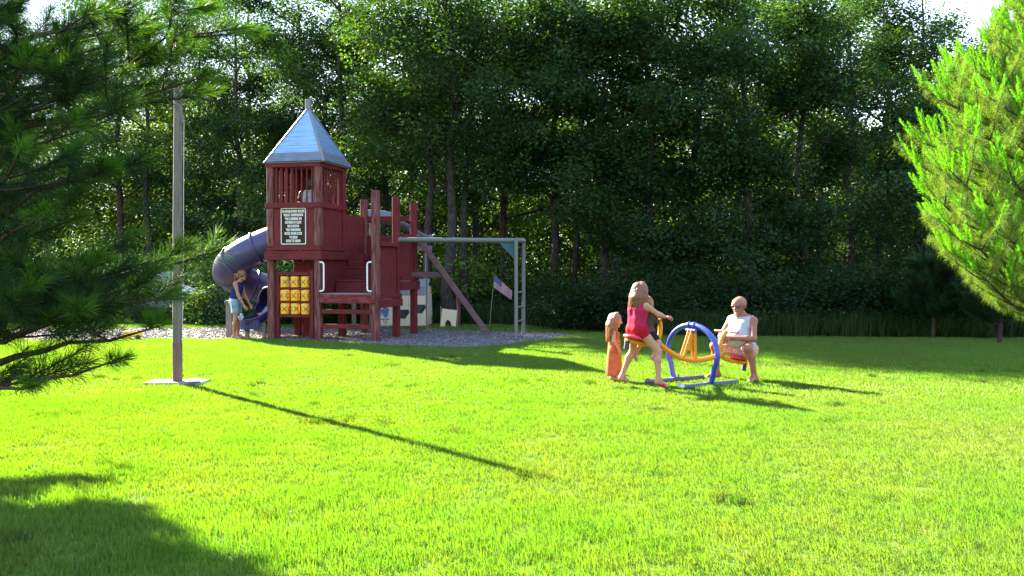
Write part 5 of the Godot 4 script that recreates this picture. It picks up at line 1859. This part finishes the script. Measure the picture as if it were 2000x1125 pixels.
# hair: a cap over the skull cut away before the face, and locks down the back and sides
func hair(d: Dictionary, m: String, len_: float, wide: float, tail := false) -> void:
	var j: Dictionary = d.j
	var r: float = d.r
	var fw: Vector3 = j.look.normalized()
	var side := Vector3.UP.cross(fw).normalized()
	var up := fw.cross(side)
	var at := func(x: float, y: float, z: float) -> Vector3: return j.head + (side * x + up * y + fw * z) * r
	var g := Geo.new()
	var cut := (fw * 0.86 - up * 0.5).normalized()
	skin(g, [[at.call(0, 0.38, -0.32), at.call(0, 0.38, 0.1), 0.98 * r, 0.93 * r], [at.call(0, -0.2, -0.45), at.call(0, -0.2, -0.4), 0.85 * r, 0.8 * r]], d.cell * 0.6, 0.02, 0.0, [[cut, cut.dot(at.call(0, 0.5, 0.74))]])
	var locks := []
	if not tail:
		for i in 11:
			var a := lerpf(-1.75, 1.75, i / 10.0)
			var o := Vector2(sin(a), -cos(a))
			var p2: Vector3 = at.call(0.8 * o.x * wide, 0.1, -0.14 + 0.72 * o.y)
			var p3: Vector3 = at.call(0.88 * o.x * wide, -0.8, -0.22 + 0.74 * o.y)
			locks.append([p2, p3, 0.34 * r, 0.34 * r])
			locks.append([p3, p3 + Vector3(0, -len_ * rr(0.75, 0.95) * (1.0 - 0.3 * clampf(absf(a) - 1.0, 0.0, 1.0)), 0), 0.34 * r, 0.2 * r])
	else:
		locks.append([at.call(0, -0.05, -1.1), at.call(0, -0.4, -1.4), 0.2 * r, 0.26 * r])
		locks.append([at.call(0, -0.4, -1.4), at.call(0, -0.55, -1.4) + Vector3(0, -len_ * 0.9, -0.01), 0.24 * r, 0.08 * r])
	g.col = Color(0.7, 0.66, 0.62)
	for i in g.c.size():
		g.c[i] = g.col
	skin(g, locks, d.cell * 0.6, 0.05)
	# strands over the mass, light and dark
	for i in 190:
		var a := rr(-2.25, 2.25)
		var o := Vector2(sin(a), -cos(a))
		var e := rr(0.98, 1.06)
		var tone := rr(0.5, 1.5)
		g.col = Color(tone, tone * rr(0.9, 1.02), tone * rr(0.8, 1.0))
		var part := rr(-0.2, 0.2)
		var p: PackedVector3Array
		if tail:
			p = PackedVector3Array([at.call(0.2 * o.x, 1.34, 0.1 + 0.2 * o.y), at.call(0.92 * o.x * e, 0.85, -0.12 + 0.9 * o.y * e), at.call(1.02 * o.x * e, 0.15, -0.14 + 1.1 * o.y * e), at.call(rr(-0.12, 0.12), -0.1, -1.22), at.call(rr(-0.28, 0.28), -0.5, rr(-1.65, -1.4)), at.call(rr(-0.3, 0.3), -0.6, rr(-1.6, -1.3)) + Vector3(0, -len_ * rr(0.5, 1.1), 0)])
		else:
			var out := rr(1.0, 1.16)
			var p3: Vector3 = at.call(1.2 * o.x * out * wide, -0.78, -0.24 + 1.06 * o.y * out)
			p = PackedVector3Array([at.call(0.15 * o.x, 1.36, 0.15 + part), at.call(0.7 * o.x * e, 1.08, -0.06 + 0.66 * o.y * e), at.call(1.04 * o.x * e, 0.5, -0.14 + 1.0 * o.y * e), at.call(1.14 * o.x * e * wide, -0.1, -0.2 + 1.06 * o.y * e), p3,
				p3 + (side * o.x + fw * o.y) * rr(-0.12, 0.1) * r + Vector3(rr(-0.01, 0.01), -len_ * rr(0.6, 1.12) * (1.0 - 0.3 * clampf(absf(a) - 1.0, 0.0, 1.0)), rr(-0.01, 0.01))])
		g.tube(p, radii(p.size(), 0.011, 0.004), 5, false)
	obj("hair", g, M[m], d.root)


func legs_standing(j: Dictionary, hip: float, gap: float, foot: float) -> void:
	for q in [["L", 1.0], ["R", -1.0]]:
		var s: float = q[1]
		j["hip" + q[0]] = Vector3(s * gap, hip, 0)
		j["kn" + q[0]] = Vector3(s * gap * 1.05, hip * 0.53, 0.012)
		j["an" + q[0]] = Vector3(s * gap * 1.05, 0.075, -0.02)
		j["toe" + q[0]] = Vector3(s * (gap + 0.03), 0.022, foot)


func people() -> void:
	var beam_dir := Vector3(0.837, 0, -0.547)
	# the girl in pink
	var j := {
		"pel": Vector3(0, 0.83, -0.02), "waist": Vector3(0, 0.95, 0.0), "chest": Vector3(0, 1.08, 0.015), "neck": Vector3(0, 1.19, 0.03), "head": Vector3(0, 1.335, 0.055), "look": Vector3(-0.12, -0.08, 1),
		"hipL": Vector3(0.065, 0.815, 0), "hipR": Vector3(-0.065, 0.815, 0), "knL": Vector3(0.2, 0.52, 0.1), "knR": Vector3(-0.2, 0.53, 0.2), "anL": Vector3(0.25, 0.17, -0.06), "anR": Vector3(-0.25, 0.16, 0.16),
		"toeL": Vector3(0.27, 0.1, 0.06), "toeR": Vector3(-0.27, 0.06, 0.29), "shL": Vector3(0.135, 1.15, 0.02), "shR": Vector3(-0.135, 1.15, 0.02), "elL": Vector3(0.19, 1.03, 0.2), "elR": Vector3(-0.2, 1.03, 0.2),
		"wrL": Vector3(0.15, 0.985, 0.37), "wrR": Vector3(-0.16, 0.985, 0.37), "hdL": Vector3(0, 0.1, 1), "hdR": Vector3(0, 0.1, 1), "hbL": Vector3(0, 1, 0), "hbR": Vector3(0, 1, 0), "thL": -1, "thR": 1,
	}
	var seat := SAW * Vector3(-1.03, 0, 0)
	var d := person("girl in pink top and red shorts on the raised see-saw seat", seat, beam_dir, j, {"girth": 0.93, "limb": 0.92, "head": 0.1, "cell": 0.0125, "skin": "skin_fair", "curl": 0.75, "hand": 0.9})
	wear("top", d, d.torso, "pink_cloth", 0.013, [[Vector3(0, 1, 0), 1.195], [Vector3(0, -1, 0), -0.86], [Vector3(1, 0.2, 0).normalized(), 0.375], [Vector3(-1, 0.2, 0).normalized(), 0.375]])
	wear("shorts", d, d.torso.slice(0, 3) + d.thighs, "red_cloth", 0.014, [[Vector3(0, 1, 0), 0.885], [Vector3(0.15, -0.8, 0.55).normalized(), -0.565], [Vector3(-0.15, -0.8, 0.55).normalized(), -0.565]])
	hair(d, "hair_light_brown", 0.15, 1.1)
	for q in ["L", "R"]:
		var toe: Vector3 = j["toe" + q]
		var an: Vector3 = j["an" + q]
		if q == "R":
			sandal(d, an, toe, 0.86, "pink_cloth")
	# the small child before her
	j = {
		"pel": Vector3(0, 0.8, 0), "waist": Vector3(0, 0.88, 0.01), "chest": Vector3(0, 0.97, 0.01), "neck": Vector3(0, 1.05, 0.01), "head": Vector3(0, 1.155, 0.02), "look": Vector3(-0.1, 0, 1),
		"hipL": Vector3(0.05, 0.785, 0.02), "hipR": Vector3(-0.05, 0.785, 0.02), "knL": Vector3(0.17, 0.66, 0.1), "knR": Vector3(-0.15, 0.64, 0.1), "anL": Vector3(0.2, 0.45, -0.02), "anR": Vector3(-0.17, 0.47, -0.03),
		"toeL": Vector3(0.22, 0.37, 0.02), "toeR": Vector3(-0.2, 0.39, 0.0), "shL": Vector3(0.1, 1.02, 0.01), "shR": Vector3(-0.1, 1.02, 0.01), "elL": Vector3(0.12, 0.93, 0.09), "elR": Vector3(-0.12, 0.93, 0.09),
		"wrL": Vector3(0.07, 0.95, 0.17), "wrR": Vector3(-0.07, 0.95, 0.17), "hbL": Vector3(0, 1, 0), "hbR": Vector3(0, 1, 0), "thL": -1,
	}
	d = person("small child in brown shirt sitting before the girl in pink", SAW * Vector3(-0.87, 0, 0), beam_dir, j, {"girth": 0.66, "limb": 0.66, "head": 0.084, "cell": 0.0125, "skin": "skin_fair", "curl": 0.7, "hand": 0.85})
	wear("shirt", d, d.torso + d.upper, "brown_cloth", 0.012, [[Vector3(0, 1, 0), 1.05], [Vector3(0, -1, 0), -0.77]])
	wear("shorts", d, d.torso.slice(0, 3) + d.thighs, "dark_cloth", 0.012, [[Vector3(0, 1, 0), 0.8], [Vector3(0, -0.8, 0.3).normalized(), -0.62]])
	hair(d, "hair_blond", 0.02, 0.9)
	# the man
	j = {
		"pel": Vector3(0, 0.47, -0.04), "waist": Vector3(0, 0.6, -0.03), "chest": Vector3(0, 0.8, 0.0), "neck": Vector3(0, 0.955, 0.02), "head": Vector3(0, 1.1, 0.07), "look": Vector3(0.25, -0.12, 1), "belly": Vector3(0, 0.64, 0.075),
		"hipL": Vector3(0.1, 0.45, -0.02), "hipR": Vector3(-0.1, 0.45, -0.02), "knL": Vector3(0.33, 0.5, 0.24), "knR": Vector3(-0.31, 0.49, 0.26), "anL": Vector3(0.345, 0.085, 0.12), "anR": Vector3(-0.31, 0.085, 0.2),
		"toeL": Vector3(0.4, 0.03, 0.28), "toeR": Vector3(-0.33, 0.03, 0.37), "shL": Vector3(0.215, 0.885, 0.0), "shR": Vector3(-0.215, 0.885, 0.0), "elL": Vector3(0.31, 0.63, 0.1), "elR": Vector3(-0.28, 0.64, 0.14),
		"wrL": Vector3(0.08, 0.635, 0.33), "wrR": Vector3(-0.1, 0.635, 0.35), "hdL": Vector3(-0.8, 0.05, 0.35), "hdR": Vector3(0.75, 0.0, 0.3), "hbL": Vector3(0.2, 1, 0.3), "hbR": Vector3(-0.2, 1, 0.3), "thL": -1,
	}
	d = person("bald man in white sleeveless shirt and sunglasses on the lower see-saw seat", SAW * Vector3(1.03, 0, 0), -beam_dir, j, {"girth": 1.2, "limb": 1.16, "head": 0.118, "cell": 0.0135, "skin": "skin_ruddy", "belly": 0.16, "neck": 0.07, "thigh": 1.15, "curl": 0.6})
	wear("shirt", d, d.torso, "white_cloth", 0.014, [[Vector3(0, 1, 0.2).normalized(), 0.94], [Vector3(0, -1, -0.25).normalized(), -0.48], [Vector3(1, 0.12, 0).normalized(), 0.315], [Vector3(-1, 0.12, 0).normalized(), 0.315]])
	wear("shorts", d, d.torso.slice(0, 3) + d.thighs, "print_shorts", 0.022, [[Vector3(0, 1, 0), 0.52], [Vector3(0.6, 0, 0.8).normalized(), 0.315], [Vector3(-0.6, 0, 0.8).normalized(), 0.315]])
	for q in ["L", "R"]:
		sandal(d, j["an" + q], j["toe" + q], 1.08, "dark_cloth")
	var look: Vector3 = j.look.normalized()
	var side := Vector3.UP.cross(look).normalized()
	var up := look.cross(side)
	var g := Geo.new()
	for s in [-1.0, 1.0]:
		g.ball(j.head + (side * s * 0.37 + up * 0.05 + look * 0.93) * 0.118, Vector3(0.034, 0.021, 0.012), 6, 12, Basis(side, up, look).rotated(up, s * 0.35))
		g.tube(PackedVector3Array([j.head + (side * s * 0.72 + up * 0.1 + look * 0.8) * 0.118, j.head + (side * s * 0.95 + up * 0.14 + look * 0.0) * 0.118]), 0.005, 6)
	g.tube(PackedVector3Array([j.head + (side * -0.7 + up * 0.12 + look * 0.88) * 0.118, j.head + (up * 0.14 + look * 1.05) * 0.118, j.head + (side * 0.7 + up * 0.12 + look * 0.88) * 0.118]), 0.005, 6)
	obj("sunglasses", g, M.shade_glass, d.root)
	g = Geo.new()
	skin(g, [[j.head + (up * -0.86 + look * 0.66) * 0.118, j.head + (up * -1.02 + look * 0.7) * 0.118, 0.03, 0.02], [j.head + (side * 0.2 + up * -0.42 + look * 0.97) * 0.118, j.head + (side * -0.2 + up * -0.42 + look * 0.97) * 0.118, 0.008, 0.008]], 0.006, 0.01)
	obj("beard", g, mat("beard_grey", lin(0.3, 0.26, 0.23), 0.9), d.root)
	# the girl in orange
	j = {
		"pel": Vector3(0, 0.5, 0), "waist": Vector3(0, 0.6, 0.0), "chest": Vector3(0, 0.69, 0.0), "neck": Vector3(0, 0.775, 0.0), "head": Vector3(0, 0.89, 0.015), "look": Vector3(-0.05, -0.12, 1),
		"shL": Vector3(0.1, 0.735, 0), "shR": Vector3(-0.1, 0.735, 0), "elL": Vector3(0.15, 0.6, 0.0), "elR": Vector3(-0.155, 0.6, -0.01), "wrL": Vector3(0.15, 0.48, 0.06), "wrR": Vector3(-0.16, 0.48, 0.06), "hbL": Vector3(1, 0, 0.2), "hbR": Vector3(-1, 0, 0.2),
	}
	legs_standing(j, 0.48, 0.055, 0.09)
	d = person("little girl in long orange dress standing behind the raised seat", on_ground(1200, 12.75), Vector3(0.93, 0, 0.1), j, {"girth": 0.66, "limb": 0.66, "head": 0.086, "cell": 0.0125, "skin": "skin_fair", "curl": 0.35, "hand": 0.8})
	var hem := []
	for i in 14:
		var a := TAU * i / 14.0
		var b := 0.05 + (0.034 if i % 2 else 0.0)
		hem.append([Vector3(cos(a) * 0.035, 0.58, sin(a) * 0.03), Vector3(cos(a) * b * 1.25, 0.09, sin(a) * b * 1.1), 0.045, 0.028])
	wear("dress", d, d.torso + hem, "orange_cloth", 0.011, [[Vector3(0, 1, 0), 0.725], [Vector3(0, -1, 0), -0.085], [Vector3(1, 0.4, 0).normalized(), 0.375], [Vector3(-1, 0.4, 0).normalized(), 0.375]], 0.012)
	hair(d, "hair_blond", 0.23, 1.15)
	# the woman at the slide
	j = {
		"pel": Vector3(0, 0.88, -0.03), "waist": Vector3(0, 1.02, -0.01), "chest": Vector3(0, 1.2, 0.035), "neck": Vector3(0, 1.35, 0.07), "head": Vector3(0, 1.475, 0.14), "look": Vector3(0, -0.55, 0.85),
		"shL": Vector3(0.165, 1.3, 0.06), "shR": Vector3(-0.165, 1.3, 0.06), "elL": Vector3(0.2, 1.03, 0.12), "elR": Vector3(-0.19, 1.03, 0.14), "wrL": Vector3(0.16, 0.81, 0.26), "wrR": Vector3(-0.15, 0.8, 0.26), "hbL": Vector3(1, 0, 0), "hbR": Vector3(-1, 0, 0),
	}
	legs_standing(j, 0.85, 0.085, 0.15)
	j.knR = Vector3(-0.09, 0.46, 0.03)
	d = person("woman in navy top and pale blue shorts looking down at the slide mouth", Vector3(-6.5, 0, -20.5), Vector3(0.9, 0, 0.12), j, {"girth": 0.98, "limb": 0.98, "head": 0.1, "cell": 0.017, "skin": "skin_tan", "curl": 0.45})
	wear("top", d, d.torso, "navy_cloth", 0.014, [[Vector3(0, 1, 0.1).normalized(), 1.34], [Vector3(0, -1, 0), -0.92], [Vector3(1, 0.2, 0).normalized(), 0.415], [Vector3(-1, 0.2, 0).normalized(), 0.415]])
	wear("shorts", d, d.torso.slice(0, 3) + d.thighs, "pale_blue_cloth", 0.022, [[Vector3(0, 1, 0), 0.95], [Vector3(0, -1, 0), -0.61]])
	for q in [-1.0, 1.0]:
		g = Geo.new()
		g.tube(PackedVector3Array([Vector3(q * 0.185, 0.93, -0.045), Vector3(q * 0.205, 0.8, -0.03), Vector3(q * 0.19, 0.62, -0.02)]), 0.012, 6)
		obj("side_stripe", g, M.white_paint, d.root)
	hair(d, "hair_light_brown", 0.16, 1.0, true)
	for q in ["L", "R"]:
		sandal(d, j["an" + q], j["toe" + q], 0.98, "white_cloth")
	# the child in the slide mouth, lying back, legs over the run-out
	var f := Vector3(-0.75, 0, 0.66).normalized()
	j = {
		"pel": Vector3(0, 0.09, 0), "waist": Vector3(0, 0.17, -0.09), "chest": Vector3(0, 0.28, -0.18), "neck": Vector3(0, 0.38, -0.24), "head": Vector3(0, 0.47, -0.24), "look": Vector3(0, -0.1, 1),
		"hipL": Vector3(0.06, 0.08, 0.02), "hipR": Vector3(-0.06, 0.08, 0.02), "knL": Vector3(0.09, 0.2, 0.26), "knR": Vector3(-0.08, 0.24, 0.22), "anL": Vector3(0.09, 0.12, 0.5), "anR": Vector3(-0.1, 0.06, 0.44), "toeL": Vector3(0.1, 0.22, 0.56), "toeR": Vector3(-0.11, 0.15, 0.52),
		"shL": Vector3(0.12, 0.34, -0.2), "shR": Vector3(-0.12, 0.34, -0.2), "elL": Vector3(0.17, 0.22, -0.1), "elR": Vector3(-0.17, 0.22, -0.1), "wrL": Vector3(0.12, 0.2, 0.06), "wrR": Vector3(-0.12, 0.2, 0.06),
	}
	d = person("child in pale shirt and dark trousers sitting in the slide mouth", Vector3(-5.93, 0.37, -20.62), f, j, {"girth": 0.72, "limb": 0.74, "head": 0.088, "cell": 0.02, "skin": "skin_fair"})
	wear("shirt", d, d.torso + d.upper, "pale_blue_cloth", 0.014, [[Vector3(0, 1, -0.5).normalized(), 0.45]])
	wear("trousers", d, d.thighs + d.shins.filter(func(b): return b[1].y < 0.21 and b[0].y > 0.1 or b[0].z < 0.3), "dark_cloth", 0.014)
	for q in ["L", "R"]:
		g = Geo.new()
		skin(g, [[j["an" + q] + Vector3(0, -0.02, 0), j["toe" + q], 0.036, 0.032]], 0.012, 0.02)
		obj("shoe", g, M.white_cloth, d.root)
	hair(d, "hair_brown", 0.02, 0.9)
	# two children up in the tower
	for c in [["person in pale shirt behind the tower slats, by the near corner post", Vector3(-0.36, 2.05, -0.4), 1.28, "white_cloth", "hair_brown", Vector3(-0.6, 0, -0.5)], ["smaller child in rust shirt behind the tower slats, in the middle", Vector3(-0.68, 2.05, -0.52), 1.05, "rust_cloth", "hair_brown", Vector3(0.4, 0, 0.9)]]:
		var s: float = c[2]
		j = {
			"pel": Vector3(0, 0.74, 0) * s, "waist": Vector3(0, 0.86, 0.0) * s, "chest": Vector3(0, 1.0, 0.01) * s, "neck": Vector3(0, 1.13, 0.02) * s, "head": Vector3(0, 1.27, 0.04) * s, "look": Vector3(0, -0.1, 1),
			"shL": Vector3(0.13, 1.08, 0.01) * s, "shR": Vector3(-0.13, 1.08, 0.01) * s, "elL": Vector3(0.18, 0.88, 0.04) * s, "elR": Vector3(-0.18, 0.88, 0.04) * s, "wrL": Vector3(0.13, 0.9, 0.2) * s, "wrR": Vector3(-0.13, 0.9, 0.2) * s,
		}
		legs_standing(j, 0.71 * s, 0.07 * s, 0.12 * s)
		d = person(c[0], HOUSE * c[1], HOUSE.basis * c[5], j, {"girth": 0.8 * s, "limb": 0.82 * s, "head": 0.092 * (s + 1.0) * 0.5, "cell": 0.022, "skin": "skin_tan"})
		wear("shirt", d, d.torso + d.upper, c[3], 0.014, [[Vector3(0, 1, 0), 1.12 * s], [Vector3(0, -1, 0), -0.78 * s]])
		wear("trousers", d, d.torso.slice(0, 3) + d.thighs + d.shins, "dark_cloth", 0.012, [[Vector3(0, 1, 0), 0.8 * s], [Vector3(0, -1, 0), -0.12]])
		hair(d, c[4], 0.03, 0.95)


func sandal(d: Dictionary, an: Vector3, toe: Vector3, k: float, m: String) -> void:
	var f := toe - an
	var flat := Vector3(f.x, 0, f.z).normalized()
	var heel := an - flat * 0.045 * k - Vector3(0, 0.068 * k, 0)
	var tip := toe + f.normalized() * 0.03 * k - Vector3(0, 0.024 * k, 0)
	var fw := (tip - heel).normalized()
	var side := Vector3.UP.cross(fw).normalized()
	var g := Geo.new()
	g.box((heel + tip) * 0.5, Vector3(0.085 * k, 0.016, heel.distance_to(tip)), 0.007, Basis(side, fw.cross(side), fw))
	for s in [-1.0, 1.0]:
		g.tube(PackedVector3Array([tip - fw * 0.06 * k + Vector3(0, 0.04 * k, 0), (heel + tip) * 0.5 + side * s * 0.04 * k + Vector3(0, 0.035 * k, 0), (heel + tip) * 0.5 - fw * 0.02 + side * s * 0.042 * k]), 0.012 * k, 6)
	obj("sandal", g, M[m], d.root)
